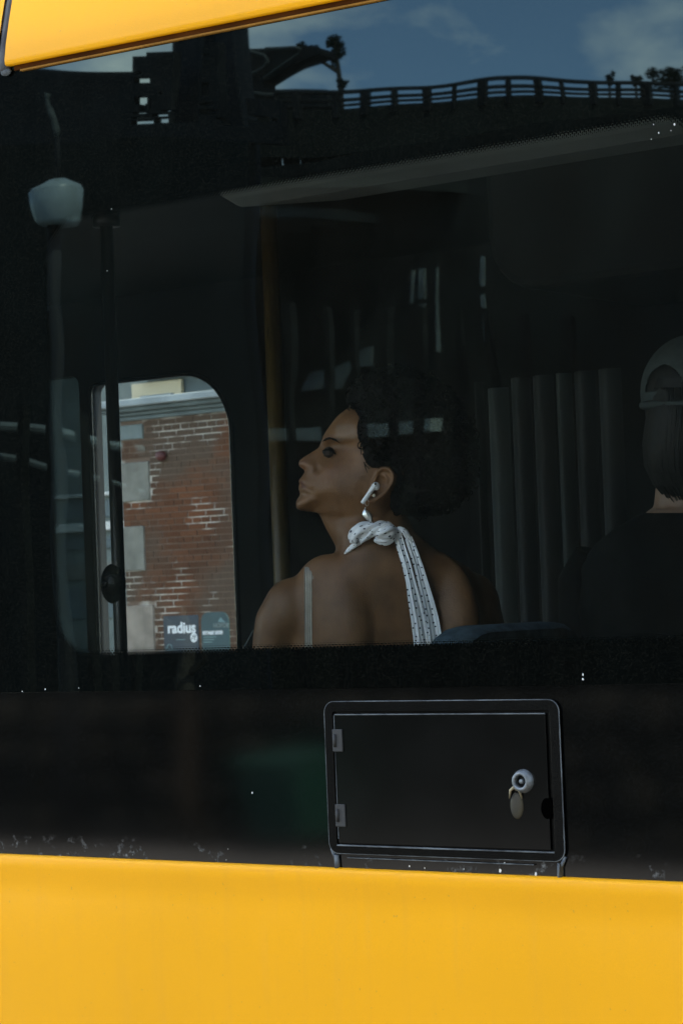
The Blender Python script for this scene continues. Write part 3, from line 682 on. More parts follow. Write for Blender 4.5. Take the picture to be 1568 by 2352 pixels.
for (bx_, bz_, bl_) in bricks[:300]:
    key = (round(bl_, 2), rb.randrange(3))
    if key not in cache:
        b = MB(); b.box((-bl_ / 2, -0.05, -BH / 2), (bl_ / 2, 0.05, BH / 2))
        me = bpy.data.meshes.new('brick'); jv = [Vector(v) + Vector((rb.uniform(-.002, .002), rb.uniform(-.002, .002), rb.uniform(-.002, .002))) for v in b.v]
        me.from_pydata([tuple(v) for v in jv], [], b.f); me.materials.append(M['brick']); cache[key] = me
    o = bpy.data.objects.new('brick', cache[key]); col.objects.link(o)
    o.location = (bx_, YB + 0.05 + rb.uniform(-0.004, 0.003), bz_); o.parent = house; o.matrix_parent_inverse = world_of(house).inverted()
b = MB()
for (bx_, bz_, bl_) in bricks[300:]:
    b.box((bx_ - bl_ / 2, YB + rb.uniform(-0.004, 0.003), bz_ - BH / 2), (bx_ + bl_ / 2, YB + 0.1, bz_ + BH / 2))
b.build('brickwork', M['brick'], house, kind='stuff')
# cornice: stacked mouldings, flashing on top, attic with cream panel
ch = (z_cor1 - z_cor0)
for (t0, t1, dy, mt, nm) in ((0.0, 0.22, 0.04, 'cornice', 'moulding'), (0.222, 0.40, 0.09, 'cornice', 'moulding'), (0.402, 0.62, 0.16, 'cornice', 'moulding'), (0.622, 0.98, 0.24, 'cornice_top', 'flashing')):
    b = MB(); b.box((xl - dy, YB - dy, z_cor0 + ch * t0), (xr, YB + 5, z_cor0 + ch * t1)); b.build(nm, M[mt], house, bevel=0.012)
b = MB(); b.box((xl + 0.1, YB + 0.35, z_cor1), (xr, YB + 5, z_cor1 + 1.6)); b.build('attic_wall', M['cornice'], house)
cp = [wb(303, 930, YB + 0.3), wb(418, 930, YB + 0.3)]
b = MB(); b.box((cp[0].x, YB + 0.30, z_cor1 - 0.02), (cp[1].x, YB + 0.348, wb(360, 876, YB + 0.3).z)); at = b.build('attic_panel', M['cream'], house, bevel=0.01)
b = MB(); b.box((cp[0].x + 0.16, YB + 0.25, z_cor1 + 0.0), (cp[1].x - 0.1, YB + 0.298, z_cor1 + 0.07)); b.build('panel_sill', M['cornice_top'], house, bevel=0.006)
b = MB(); b.box((xl + 0.05, YB + 0.10, wb(360, 866, YB + .3).z), (xr, YB + 5, wb(360, 866, YB + .3).z + 0.25)); b.build('eaves_board', M['stone_blue'], house)
# alarm bell on the brick front
ac = wb(374, 1047)
b = MB(); b.ell((ac.x, YB - 0.03, ac.z), (0.065, 0.05, 0.055), 20, 12)
bell = b.build('alarm_bell', M['red'], smooth=True, origin=(ac.x, YB, ac.z)); tag(bell, 'dark red round alarm bell on the brick front', 'alarm bell')

# neighbour further back: grey-green rendered house with white bands
YN = 21.0
def nb_(px, py): return on_y(px, py, YN)
nbh = thing('rendered_house', 'grey-green house with white horizontal bands behind the brick corner', 'house', (nb_(150, 1300).x, YN + 2, 0))
nx0, nx1 = nb_(-700, 1200).x, xl + 0.5 + (YN - YB) * 0
ntop = nb_(235, 800).z
b = MB(); b.box((nx0, YN, 0), (nx1 + 1.5, YN + 6, ntop)); b.build('wall', M['render_green'], nbh)
for (pa, pb) in ((1140, 1131), (1219, 1199)):
    z0, z1 = nb_(235, pa).z, nb_(235, pb).z
    b = MB(); b.box((nx0, YN - 0.09, z0), (nx1 + 1.4, YN - 0.002, z1)); b.build('band', M['white_band'], nbh, bevel=0.01)
b = MB(); b.box((nx0, YN - 0.3, ntop), (nx1 + 1.6, YN + 6, ntop + 0.25)); b.build('roof_edge', M['cornice'], nbh)
zz = nb_(235, 1160).z
for (pa, pb, mt) in ((1188, 1150, 'cornice'), (1260, 1232, 'cornice'), (1330, 1290, 'stone'), (1420, 1350, 'cornice')):
    z0, z1 = nb_(235, pa).z, nb_(235, pb).z
    b = MB(); b.box((nb_(150, 1200).x, YN - 0.03, z0), (nb_(262, 1200).x, YN - 0.001, z1)); b.build('wall_panel', M[mt], nbh, bevel=0.01)
pz0, pz1 = 0.0, nb_(255, 1240).z; ppx = nb_(256, 1400)
b = MB(); b.tube([(ppx.x, YN - 0.30, 0), (ppx.x, YN - 0.30, pz1)], 0.035, 10)
tag(b.build('blue_pipe', M['blue_pipe'], smooth=True, origin=(ppx.x, YN - .3, 0)), 'pale blue upright pipe in front of the banded house', 'pipe')

# site signs on posts in front of the brick wall
YS = 14.6
def sign_board(name, label, pa, pb, mt, corner):
    p0, p1 = on_y(pa[0], pa[1], YS), on_y(pb[0], pb[1], YS)
    x0, x1, z0, z1 = p0.x, p1.x, p1.z, p0.z
    t = thing(name, label, 'sign', ((x0 + x1) / 2, YS, 0.12))
    lp = rrect(x0, x1, z0, z1, corner, 5)
    b = MB(); b.prism([(u, YS, v) for u, v in lp], (0, 0.012, 0)); b.build('board', mt, t)
    for s in (0.2, 0.8):
        b = MB(); b.tube([(x0 + (x1 - x0) * s, YS + 0.036, 0.12), (x0 + (x1 - x0) * s, YS + 0.036, z1 - 0.05)], 0.022, 10); b.build('post', M['steel'], t, smooth=True)
    return t, x0, x1, z0, z1
def on_sign(x, z): return lambda u, v, w: Vector((x + u, YS - 0.003 + w, z + v))
t1, sx0, sx1, sz0, sz1 = sign_board('site_sign', 'navy square sign reading radius with a round white emblem', (375, 1415), (458, 1516), M['sign_navy'], 0.004)
sw, sh = sx1 - sx0, sz1 - sz0
text_mesh('lettering', 'radius', sw * 0.335, on_sign(sx0 + sw * 0.12, sz1 - sh * 0.385), M['sign_white'], t1, bold=0.004)
b = MB(); b.box((sx0 + sw * .36, YS - 0.003, sz1 - sh * .545), (sx0 + sw * .62, YS - 0.001, sz1 - sh * .53)); b.build('small_print', M['sign_mid'], t1)
ec = (sx0 + sw * 0.875, sz1 - sh * 0.50)
def disc(cx, cz, rx, rz, y, n=24): return [(cx + rx * math.cos(2*math.pi*i/n), y, cz + rz * math.sin(2*math.pi*i/n)) for i in range(n)]
b = MB(); b.prism(disc(ec[0], ec[1], sw * .095, sh * .105, YS - 0.004), (0, 0.003, 0)); em = b.build('emblem', M['sign_white'], t1)
b = MB()
for (dx, dz, ln_, an) in ((-.035, .0, .06, 70), (.02, -.02, .07, 100), (.045, .03, .05, 60), (-.005, .045, .04, 20)):
    c_ = Vector((ec[0] + dx * sw, YS - 0.0055, ec[1] + dz * sh)); a_ = R(an)
    b.obox(c_, Vector((math.cos(a_), 0, math.sin(a_))) * ln_ * sw * .7, Vector((0, 0.001, 0)), Vector((-math.sin(a_), 0, math.cos(a_))) * sw * 0.008)
b.build('emblem_strokes', M['sign_navy'], em)
# line drawing low on the navy sign
b = MB(); cxy = (sx0 + sw * .16, sz1 - sh * .70)
b.tube([(p[0], YS - 0.003, p[2]) for p in disc(cxy[0], cxy[1], sw * .07, sh * .06, 0, 16)], 0.004, 5, closed=True)
b.tube([(cxy[0] + sw * .05, YS - 0.003, cxy[1] - sh * .04), (cxy[0] + sw * .14, YS - 0.003, cxy[1] - sh * .06), (cxy[0] + sw * .22, YS - 0.003, cxy[1] - sh * .10), (cxy[0] + sw * .4, YS - 0.003, cxy[1] - sh * .13)], 0.004, 5)
b.tube([(cxy[0] - sw * .12, YS - 0.003, cxy[1] + sh * .0), (cxy[0] - sw * .05, YS - 0.003, cxy[1] - sh * .06), (cxy[0] + sw * .02, YS - 0.003, cxy[1] - sh * .07)], 0.004, 5)
b.build('line_drawing', M['sign_mid'], t1)
t2, tx0, tx1, tz0, tz1 = sign_board('site_sign', 'teal rounded sign with pale lettering beside the navy sign', (461, 1407), (528, 1508), M['sign_teal'], 0.09)
tw, th = tx1 - tx0, tz1 - tz0
text_mesh('lettering', 'HOFOR', tw * 0.165, on_sign(tx0 + tw * 0.45, tz1 - th * 0.345), M['stone_blue'], t2, bold=0.003)
text_mesh('lettering', 'FORNYER LEDN', tw * 0.115, on_sign(tx0 + tw * 0.06, tz1 - th * 0.49), M['sign_white'], t2, bold=0.004, space=0.82)
b = MB()
for i in range(3): b.box((tx0 + tw * .08, YS - 0.003, tz1 - th * (.565 + .055 * i)), (tx0 + tw * (.55 - .08 * i), YS - 0.001, tz1 - th * (.545 + .055 * i)))
b.build('small_print', M['sign_mid'], t2)
b = MB(); b.prism([(tx0 + tw * .62, YS - .003, tz1 - th * .22), (tx0 + tw * .9, YS - .003, tz1 - th * .24), (tx0 + tw * .72, YS - .003, tz1 - th * .12)], (0, .002, 0)); b.build('print_mark', M['sign_mid'], t2)

# ================================================================== BEHIND THE CAMERA: what the glass mirrors
# lamp post with an opal lantern on a curved neck
YL = 8.2
M['streak_pale'] = pmat('pale_streak_neck', (0.085, 0.10, 0.10), rough=0.8, base2=(0.03, 0.035, 0.035), vscale=9)
lp_ = refl(140, 1100, YL)
lamp = thing('street_lamp', 'dark lamp post with a pale tapered opal lantern', 'street lamp', (lp_.x, lp_.y, 0))
lt, lb = refl(132, 405, YL), refl(132, 514, YL)
sc = (refl(190, 440, YL) - refl(75, 440, YL)).length / 2 / 1.0
zs = lt.z - lb.z
rows = []
lc_ = Vector(((lt.x + lb.x) / 2, lp_.y, 0))
for (fr, ff) in ((0.02, 1.0), (0.38, 0.97), (0.62, 0.90), (0.93, 0.82), (1.02, 0.74), (0.96, 0.40), (0.83, 0.08), (0.74, 0.0), (0.02, 0.0)):
    rows.append([(lc_.x + sc * .8 * fr * math.cos(2*math.pi*j/24), lc_.y + sc * .8 * fr * math.sin(2*math.pi*j/24), lb.z + zs * ff) for j in range(24)])
b = MB(); b.grid(rows, closed_u=True); b.build('lantern', M['lamp_glass'], lamp, smooth=True)
b = MB(); b.tube([(lp_.x, lp_.y, 0), (lp_.x, lp_.y, 0.9), (lp_.x, lp_.y, 0.95), (lp_.x, lp_.y, lb.z)], [0.075, 0.075, 0.05, 0.04], 14); b.build('post', M['steel'], lamp, smooth=True)
b = MB(); b.tube([Vector((lc_.x, lc_.y, lt.z - .01)), refl(128, 360, YL), refl(125, 318, YL)], [0.03, 0.018, 0.018], 12); b.build('neck', M['steel'], lamp, smooth=True)
b = MB(); b.tube([refl(125, 319, YL), refl(123, 300, YL), refl(118, 278, YL), refl(110, 256, YL), refl(103, 236, YL), refl(101, 222, YL), refl(103, 210, YL)], [0.018, 0.026, 0.022, 0.024, 0.016, 0.014, 0.026], 12); b.build('neck_streak', M['streak_pale'], lamp, smooth=True)  # upper neck coloured paler to paint a bright streak along the pipe

# low wall of field stones
YW = 9.4
rs = random.Random(5); wall = thing('stone_wall', 'low dark wall of rough field stones along the pavement', 'wall', (0, -YW, 0))
def stone(cx, cy, cz, sx_, sy_, sz_, parent):
    b = MB(); b.ell((0, 0, 0), (sx_, sy_, sz_), 10, 7); off = rs.uniform(0, 50)
    for i, v in enumerate(b.v):
        v = Vector(v); n_ = v.normalized()
        q = Vector((max(-1, min(1, v.x / sx_ * 1.25)) * sx_, max(-1, min(1, v.y / sy_ * 1.25)) * sy_, max(-1, min(1, v.z / sz_ * 1.25)) * sz_))
        b.v[i] = tuple(q + n_ * 0.03 * mnoise.noise(v * 6 + Vector((off, 0, 0))))
    o = b.build('stone', M['stone_dark'], parent, smooth=True); o.location = (cx, cy, cz)
    return o
wx0 = refl(-250, 1700, YW).x; wx1 = refl(1700, 1700, YW).x
for row in range(4):
    x = wx0 - 0.3 * row
    while x < wx1:
        L_ = rs.uniform(0.28, 0.52)
        stone(x + L_ / 2, -YW + rs.uniform(-.03, .03), 0.12 + 0.23 * row, L_ / 2 + .01, 0.16, 0.125, wall)
        x += L_
# tree in front of the wall, trunk mirrored low in the black panel
def leafy(center, rad, n, size, rnd, mb):
    for _ in range(n):
        d = Vector((rnd.gauss(0, 1), rnd.gauss(0, 1), rnd.gauss(0, 1))); d.normalize(); d *= rnd.random() ** 0.5
        p = Vector(center) + Vector((d.x * rad[0], d.y * rad[1], d.z * rad[2]))
        a = Vector((rnd.gauss(0, 1), rnd.gauss(0, 1), rnd.gauss(0, 1))).normalized(); c = a.orthogonal().normalized()
        s = size * rnd.uniform(.6, 1.3)
        mb.add([p - a * s, p + c * s * .5, p + a * s, p - c * s * .5], [(0, 1, 2, 3)])
# green wheeled bin
YBN = 8.9
bp0, bp1 = refl(610, 1900, YBN), refl(755, 1900, YBN)
bin_ = thing('wheeled_bin', 'dark green wheeled rubbish bin in front of the stone wall', 'bin', ((bp0.x + bp1.x) / 2, -YBN, 0.0))
bw = abs(bp1.x - bp0.x); bxm = (bp0.x + bp1.x) / 2; bzt = refl(680, 1722, YBN).z
P = [(bxm - bw * .40, -YBN - .26, 0.10), (bxm + bw * .40, -YBN - .26, 0.10), (bxm + bw * .40, -YBN + .22, 0.10), (bxm - bw * .40, -YBN + .22, 0.10)]
Q = [(bxm - bw * .48, -YBN - .33, bzt - .08), (bxm + bw * .48, -YBN - .33, bzt - .08), (bxm + bw * .48, -YBN + .30, bzt - .08), (bxm - bw * .48, -YBN + .30, bzt - .08)]
b = MB(); b.add(P + Q, [(0,3,2,1),(4,5,6,7),(0,1,5,4),(1,2,6,5),(2,3,7,6),(3,0,4,7)]); b.build('body', M['bin_green'], bin_, bevel=0.03)
b = MB(); b.add([(bxm - bw * .52, -YBN - .36, bzt - .078), (bxm + bw * .52, -YBN - .36, bzt - .078), (bxm + bw * .52, -YBN + .34, bzt - .078), (bxm - bw * .52, -YBN + .34, bzt - .078),
                 (bxm - bw * .46, -YBN - .30, bzt), (bxm + bw * .46, -YBN - .30, bzt), (bxm + bw * .46, -YBN + .26, bzt - .03), (bxm - bw * .46, -YBN + .26, bzt - .03)],
                [(0,3,2,1),(4,5,6,7),(0,1,5,4),(1,2,6,5),(2,3,7,6),(3,0,4,7)]); b.build('lid', M['bin_green'], bin_, bevel=0.015)
for s in (-1, 1):
    b = MB(); b.tube([(bxm + s * bw * .36 - .03, -YBN - .28, 0.1), (bxm + s * bw * .36 + .03, -YBN - .28, 0.1)], 0.10, 16); b.build('wheel', M['black_plastic'], bin_, smooth=True)

# trunk of a street tree
YT = 9.0
tp = refl(420, 1800, YT)
tree = thing('street_tree', 'small bare pollarded tree with dark trunk before the stone wall', 'tree', (tp.x, tp.y, 0))
b = MB(); tb = refl(440, 2100, YT); tb.z = 0
pts = [tb, refl(428, 1800, YT), refl(432, 1640, YT), refl(425, 1560, YT), refl(432, 1470, YT), refl(418, 1385, YT)]
b.tube(pts, [.12, .08, .07, .06, .045, .02], 12)
b.build('trunk', M['bark'], tree, smooth=True)
for (a_, e_, f2, rr_) in ((pts[2], refl(370, 1625, YT), refl(290, 1640, YT), .045), (pts[3], refl(470, 1520, YT), refl(500, 1440, YT), .035), (pts[4], refl(395, 1430, YT), refl(380, 1370, YT), .025)):
    b = MB(); b.tube([a_, e_, f2 + Vector((0, .2, 0))], [rr_, rr_ * .6, rr_ * .2], 8); b.build('branch', M['bark'], tree, smooth=True)

# dark long building with a courtyard corner, pale string course, timber posts in front
ZS = 3.9
cL = [refl_z(-140, 962, ZS), refl_z(430, 1046, ZS)]
cR = [refl_z(430, 1008, ZS), refl_z(990, 958, ZS), refl_z(1700, 895, ZS)]
def band(ptsA, z0, z1, dy, name, mat, parent):
    b = MB()
    for a, e in zip(ptsA[:-1], ptsA[1:]):
        t = (e - a); t.z = 0; nrm = Vector((t.y, -t.x, 0)).normalized() * dy
        b.obox(((a.x + e.x) / 2 , (a.y + e.y) / 2, (z0 + z1) / 2), Vector((t.x, t.y, 0)) / 2, nrm, Vector((0, 0, (z1 - z0) / 2)))
    return b.build(name, mat, parent)
back = thing('long_dark_building', 'long dark building with a pale string course behind timber posts', 'building', ((cR[0].x + cR[-1].x) / 2, cR[0].y - 2, 0))
ztop_wall = ZS + 3.6
def wallrun(ptsA, off, z0, z1, name, mat, parent):
    b = MB()
    for a, e in zip(ptsA[:-1], ptsA[1:]):
        t = (e - a); t.z = 0; away = Vector((t.y, -t.x, 0)).normalized()
        if away.dot(Vector((a.x, a.y, 0)) - Vector((CAM.x, -CAM.y, 0))) < 0: away = -away
        o_ = away * off
        b.prism([Vector((a.x, a.y, z0)) + o_, Vector((e.x, e.y, z0)) + o_, Vector((e.x, e.y, z1)) + o_, Vector((a.x, a.y, z1)) + o_], away * 0.4)
    return b.build(name, mat, parent)
wallrun([cL[0], cL[1]], 0.25, 0, ztop_wall, 'wall', M['dark_wall'], back)
wallrun(cR, 0.25, 0, ztop_wall, 'wall', M['dark_wall'], back)
d_c = (cR[1] - Vector((CAM.x, -CAM.y, CAM.z))).length
bh = 34 / F * d_c
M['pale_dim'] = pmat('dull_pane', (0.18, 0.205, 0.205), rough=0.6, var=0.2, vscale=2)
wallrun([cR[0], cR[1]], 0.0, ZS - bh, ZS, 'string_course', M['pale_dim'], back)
# pale two-rail railing by the street lamp
ZP = 2.75
ra = [refl_z(-160, 962, ZP), refl_z(330, 1032, ZP)]
rail_ = thing('pale_railing', 'low pale two-rail railing running past the street lamp', 'railing', (ra[0].x, ra[0].y, 0))
dr = (refl_z(150, 1005, ZP) - Vector((CAM.x, -CAM.y, CAM.z))).length; ur_ = dr / F
b = MB(); b.tube(ra, 11 * ur_, 8); b.build('rail', M['pale_dim'], rail_)
rb2 = [refl_z(-160, 1015, ZP - 0.16), refl_z(330, 1124, ZP - 0.16)]
b = MB(); b.tube(rb2, 8 * ur_, 8); b.build('rail', M['pale_dim'], rail_)
for px, wd in ((47, 8), (126, 8), (192, 8), (237, 8), (300, 8)):
    p = refl_z(px, 985 + px * .143 - 4, ZP); p = Vector((CAM.x, -CAM.y, CAM.z)) + (p - Vector((CAM.x, -CAM.y, CAM.z))) * .97
    b = MB(); b.box((p.x - wd * ur_, p.y - .04, 0), (p.x + wd * ur_, p.y + .04, p.z + .15)); b.build('post', M['timber'], rail_)
# timber posts before it (each its own thing)
cs = refl_z(700, 985, ZS)
for i, px in enumerate([590, 680, 762, 828, 905, 965, 1050, 1135, 1220, 1305]):
    p = refl_z(px, 985 if px > 400 else 1010, ZS); v = mir(CAM) ; d = (p - Vector((CAM.x, -CAM.y, CAM.z)))
    base = Vector((CAM.x, -CAM.y, CAM.z)) + d * 0.86
    wd = (20 if px > 400 else 13) / F * d.length * 0.86 / 2
    b = MB(); b.box((base.x - wd, base.y - wd, 0), (base.x + wd, base.y + wd, 5.0)); o = b.build('timber_post', M['timber'], origin=(base.x, base.y, 0), bevel=0.01)
    tag(o, 'dark upright timber post before the pale string course', 'post', 'timber posts before the building')
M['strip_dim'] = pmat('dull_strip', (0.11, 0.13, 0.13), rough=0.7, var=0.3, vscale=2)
# pale window strips and patches on the dark wall
def wall_patch(quad, name, lab, off=0.2, mat='pale', z=ZS):
    # the patch lies on the same wall run as the string course (line cR[0]-cR[1])
    a, e = cR[0], cR[2]; t = (e - a); t.z = 0; t.normalize(); nrm = Vector((t.y, -t.x, 0))
    cm = Vector((CAM.x, -CAM.y, CAM.z))
    if nrm.dot(a - cm) < 0: nrm = -nrm
    pts = []
    for (px, py) in quad:
        d = ray(px, py); d = Vector((d.x, -d.y, d.z))
        k = (a + nrm * off - cm).dot(nrm) / d.dot(nrm); pts.append(cm + d * k)
    b = MB(); b.prism(pts, nrm * 0.05); return b.build(name, M[mat], back)
for quad in (((945, 612), (958, 612), (962, 690), (948, 690)), ((949, 702), (962, 702), (963, 724), (950, 724)), ((950, 734), (963, 734), (966, 826), (951, 826)),
             ((1106, 590), (1118, 590), (1119, 660), (1107, 660)), ((1107, 678), (1118, 678), (1119, 706), (1108, 706)), ((1109, 720), (1118, 720), (1122, 780), (1111, 780)),
             ((930, 615), (935, 615), (937, 700), (932, 700)), ((982, 610), (985, 610), (990, 810), (985, 810))):
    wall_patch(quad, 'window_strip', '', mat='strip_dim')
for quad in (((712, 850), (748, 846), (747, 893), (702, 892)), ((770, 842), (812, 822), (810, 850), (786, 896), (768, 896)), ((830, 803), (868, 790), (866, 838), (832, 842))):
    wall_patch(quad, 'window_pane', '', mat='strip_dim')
# canopy beams overhead (faint ribs)
can = thing('platform_canopy', 'dark ribbed canopy roof in front of the long building', 'canopy', (cs.x, cs.y + 4, 0))
ZK = 6.6
M['rib'] = pmat('canopy_rib', (0.11, 0.13, 0.13), rough=0.8, var=0.3, vscale=2)
for i in range(9):
    pa = refl_z(230, 470 + i * 17, ZK); pb = refl_z(1120, 520 + i * 13, ZK)
    b = MB(); t = pb - pa; t.z = 0; nr = Vector((t.y, -t.x, 0)).normalized() * 0.05
    b.obox((pa + pb) / 2, t / 2, nr, Vector((0, 0, 0.06))); b.build('rib', M['rib'], can)
corners = [refl_z(-250, 440, ZK + .2), refl_z(1750, 440, ZK + .2), refl_z(1750, 660, ZK + .2), refl_z(-250, 660, ZK + .2)]
b = MB(); b.prism(corners, (0, 0, 0.12)); b.build('roof_sheet', M['dark_wall'], can)
for px, py in ((-120, 640), (1720, 640)):
    p = refl_z(px, py, ZK); b = MB(); b.tube([(p.x, p.y, 0), (p.x, p.y, ZK)], 0.10, 10); b.build('column', M['steel'], can, smooth=True)

# railway viaduct with railing along its edge
ZV = 9.6
vp = [(640, 214), (690, 211), (900, 197), (1140, 182), (1350, 174), (1480, 176), (1620, 186), (1800, 190)]
vpts = [refl_z(px, py, ZV) for px, py in vp]; gpts = [refl_z(430, 228, ZV), refl_z(520, 222, ZV)] + vpts
via = thing('viaduct', 'dark railway viaduct with a long open railing along its edge', 'viaduct', (vpts[3].x, vpts[3].y - 2, 0))
cm = Vector((CAM.x, -CAM.y, CAM.z))
dv = (vpts[3] - cm).length; u1 = dv / F                   # metres per pixel there
def vrail(z, r, name):
    b = MB(); b.tube([Vector((p.x, p.y, z)) for p in vpts], r, 6); return b.build(name, M['steel'], via)
vrail(ZV, 5.0 * u1, 'top_rail')
vrail(ZV - 18 * u1, 4.5 * u1, 'mid_rail'); vrail(ZV - 30 * u1, 3.6 * u1, 'mid_rail')
# posts
def along(pts, step):
    out = []; carry = 0
    for a, e in zip(pts[:-1], pts[1:]):
        L_ = (e - a).length; s = carry
        while s < L_: out.append(a + (e - a) * (s / L_)); s += step
        carry = s - L_
    return out
for i, p in enumerate(along(vpts, 50 * u1 * 1.3)):
    wd = rs.choice((2.5, 3.5, 8, 11)) * u1; p = p + (vpts[4] - vpts[3]).normalized() * rs.uniform(-12, 12) * u1
    b = MB(); b.box((p.x - wd, p.y - .05, ZV - 58 * u1), (p.x + wd, p.y + .05, ZV)); b.build('rail_post', M['steel'], via)
b = MB()
for a, e in zip(gpts[:-1], gpts[1:]):
    away = Vector((a.x - cm.x, a.y - cm.y, 0)).normalized()
    b.prism([Vector((a.x, a.y, ZV - 150 * u1)), Vector((e.x, e.y, ZV - 150 * u1)), Vector((e.x, e.y, ZV - 38 * u1)), Vector((a.x, a.y, ZV - 38 * u1))], away * 4.0)
b.build('deck_girder', M['dark_wall'], via)
b = MB()
for a, e in zip(gpts[:-1], gpts[1:]):
    away = Vector((a.x - cm.x, a.y - cm.y, 0)).normalized()
    b.prism([Vector((a.x, a.y, -.1)) + away * 1.2, Vector((e.x, e.y, -.1)) + away * 1.2, Vector((e.x, e.y, ZV - 150 * u1)) + away * 1.2, Vector((a.x, a.y, ZV - 150 * u1)) + away * 1.2], away * 1.5)
b.build('arch_wall', M['dark_wall'], via)
# shrubs growing above the viaduct edge at the right and small ones on the left
rt = random.Random(8)
for (px, py, rx, rz, n, lab) in ((1530, 168, 46, 26, 420, 'dark shrub growing above the viaduct railing, widest of them'), (1400, 168, 9, 16, 90, 'small round dark bush above the viaduct railing'), (1462, 172, 14, 16, 120, 'dark bush between the shrub and the round bush'),
                             (797, 188, 16, 9, 90, 'low dark tuft on the viaduct beside the folded roof')):
    p = refl_z(px, py, ZV + 0.1); p = cm + (p - cm) * 1.03
    sh_ = thing('shrub', lab, 'shrub', (p.x, p.y, ZV - 1.5))
    b = MB(); leafy(p, (rx * u1, rx * u1 * .7, rz * u1), n, 5.5 * u1, rt, b)
    for k in range(4): leafy(p + Vector((rt.uniform(-rx, rx) * u1, 0, rt.uniform(0, rz) * u1)), (rx * .4 * u1, rx * .4 * u1, rz * .5 * u1), n // 4, 5 * u1, rt, b)
    b.build('foliage', M['leaf'], sh_)
    b = MB(); b.tube([(p.x, p.y, ZV - 1.5), (p.x, p.y, p.z)], [0.05, 0.02], 6); b.build('stem', M['bark'], sh_)
# tall clumped tree beyond
dep_t = dv * 1.25
def tp3(px, py): return refl_dep(px, py, dep_t)
ut = dep_t / F
tall = thing('clumped_tree', 'tall thin tree with drooping clumps of foliage against the sky', 'tree', (tp3(790, 200).x, tp3(790, 200).y, 0))
b = MB(); q = tp3(792, 165); b.tube([(q.x, q.y, 0), q, tp3(786, 90)], [0.12, 0.05, 0.03], 8)
b.tube([tp3(790, 160), tp3(750, 140), tp3(712, 105)], [0.05, 0.03, 0.02], 6); b.build('trunk', M['bark'], tall)
b = MB()
for (px, py, rx, ry, n) in ((784, 92, 19, 17, 330), (795, 112, 15, 22, 260), (782, 133, 9, 24, 200), (772, 100, 8, 10, 80), (710, 104, 14, 11, 150), (716, 125, 12, 14, 130), (708, 142, 7, 12, 70), (738, 112, 16, 9, 130)):
    leafy(tp3(px, py), (rx * ut, rx * ut, ry * ut), n, 4.5 * ut, rt, b)
b.build('crown', M['leaf'], tall)

# folded canopy roof (Z shape) beside the columns
YZ = 34.0
M['ramp'] = pmat('grey_ramp_edge', (0.06, 0.068, 0.066), rough=0.7, var=0.2, vscale=3)
def zz_(px, py): return refl(px, py, YZ)
fold = thing('folded_roof', 'dark folded roof with a curved pale-edged ramp beside two columns', 'roof', (zz_(620, 200).x, -YZ - 1, 0))
poly = [(530, 108), (640, 103), (735, 105), (752, 110), (748, 124), (715, 138), (680, 152), (640, 172), (605, 190), (604, 203), (650, 206), (760, 200), (760, 235), (530, 250)]
b = MB(); b.prism([zz_(*p) for p in poly], (0, -0.5, 0)); b.build('roof_body', M['steel'], fold)
for (pts, rd) in (([(545, 112), (590, 116), (618, 124), (628, 138), (615, 155), (580, 175), (556, 195), (552, 208), (566, 218), (620, 222), (700, 218)], 4.5), ([(620, 108), (700, 109), (716, 114), (712, 126), (690, 138), (650, 160), (615, 182)], 4.0)):
    b = MB(); b.tube([zz_(*p) + Vector((0, .12, 0)) for p in pts], rd / F * (zz_(620, 150) - cm).length, 8); b.build('ramp_edge', M['ramp'], fold, smooth=True)
for px in (570, 735):
    p = zz_(px, 240); b = MB(); b.tube([(p.x, p.y - .6, 0), (p.x, p.y - .6, p.z + .1)], 0.12, 10); b.build('column', M['steel'], fold, smooth=True)
# dark shelter hall on the left with gaps between its boards, and two tall columns
YH = 15.0
def hh(px, py): return refl(px, py, YH)
hall = thing('shelter_hall', 'dark timber shelter hall with open gaps between boards', 'shelter', (hh(250, 300).x, -YH, 0))
gaps = [(298, 346, 172, 186), (303, 322, 158, 164), (300, 340, 222, 243), (316, 334, 236, 262), (298, 340, 265, 270), (295, 352, 279, 283), (294, 362, 288, 298), (364, 400, 284, 297), (357, 398, 272, 280), (380, 402, 262, 267), (346, 352, 228, 258), (350, 378, 104, 107), (372, 380, 210, 219), (468, 485, 92, 106), (470, 484, 121, 124), (470, 486, 196, 232), (470, 494, 249, 258), (470, 500, 266, 280), (558, 616, 270, 281), (496, 504, 283, 288), (625, 640, 272, 279)]
xs_ = sorted(set([-260, 652] + [g_[0] for g_ in gaps] + [g_[1] for g_ in gaps])); ys_ = sorted(set([112, 330] + [g_[2] for g_ in gaps] + [g_[3] for g_ in gaps]))
def top_at(px): return 150 - 0.10 * px if px < 404 else (84 if 466 < px < 504 else (300 if px < 545 else 232))
b = MB()
for i in range(len(xs_) - 1):
    for j in range(len(ys_) - 1):
        cx_, cy_ = (xs_[i] + xs_[i+1]) / 2, (ys_[j] + ys_[j+1]) / 2
        if any(g_[0] < cx_ < g_[1] and g_[2] < cy_ < g_[3] for g_ in gaps): continue
        if cy_ < top_at(cx_): continue
        b.prism([hh(xs_[i], ys_[j+1]), hh(xs_[i+1], ys_[j+1]), hh(xs_[i+1], ys_[j]), hh(xs_[i], ys_[j])], (0, -0.12, 0))
b.build('boarded_front', M['steel'], hall)
low = [hh(-260, 330), hh(556, 330)]
b = MB(); b.prism([low[0], low[1], Vector((low[1].x, low[1].y, 0)), Vector((low[0].x, low[0].y, 0))], (0, -0.12, 0)); b.build('lower_front', M['dark_wall'], hall)
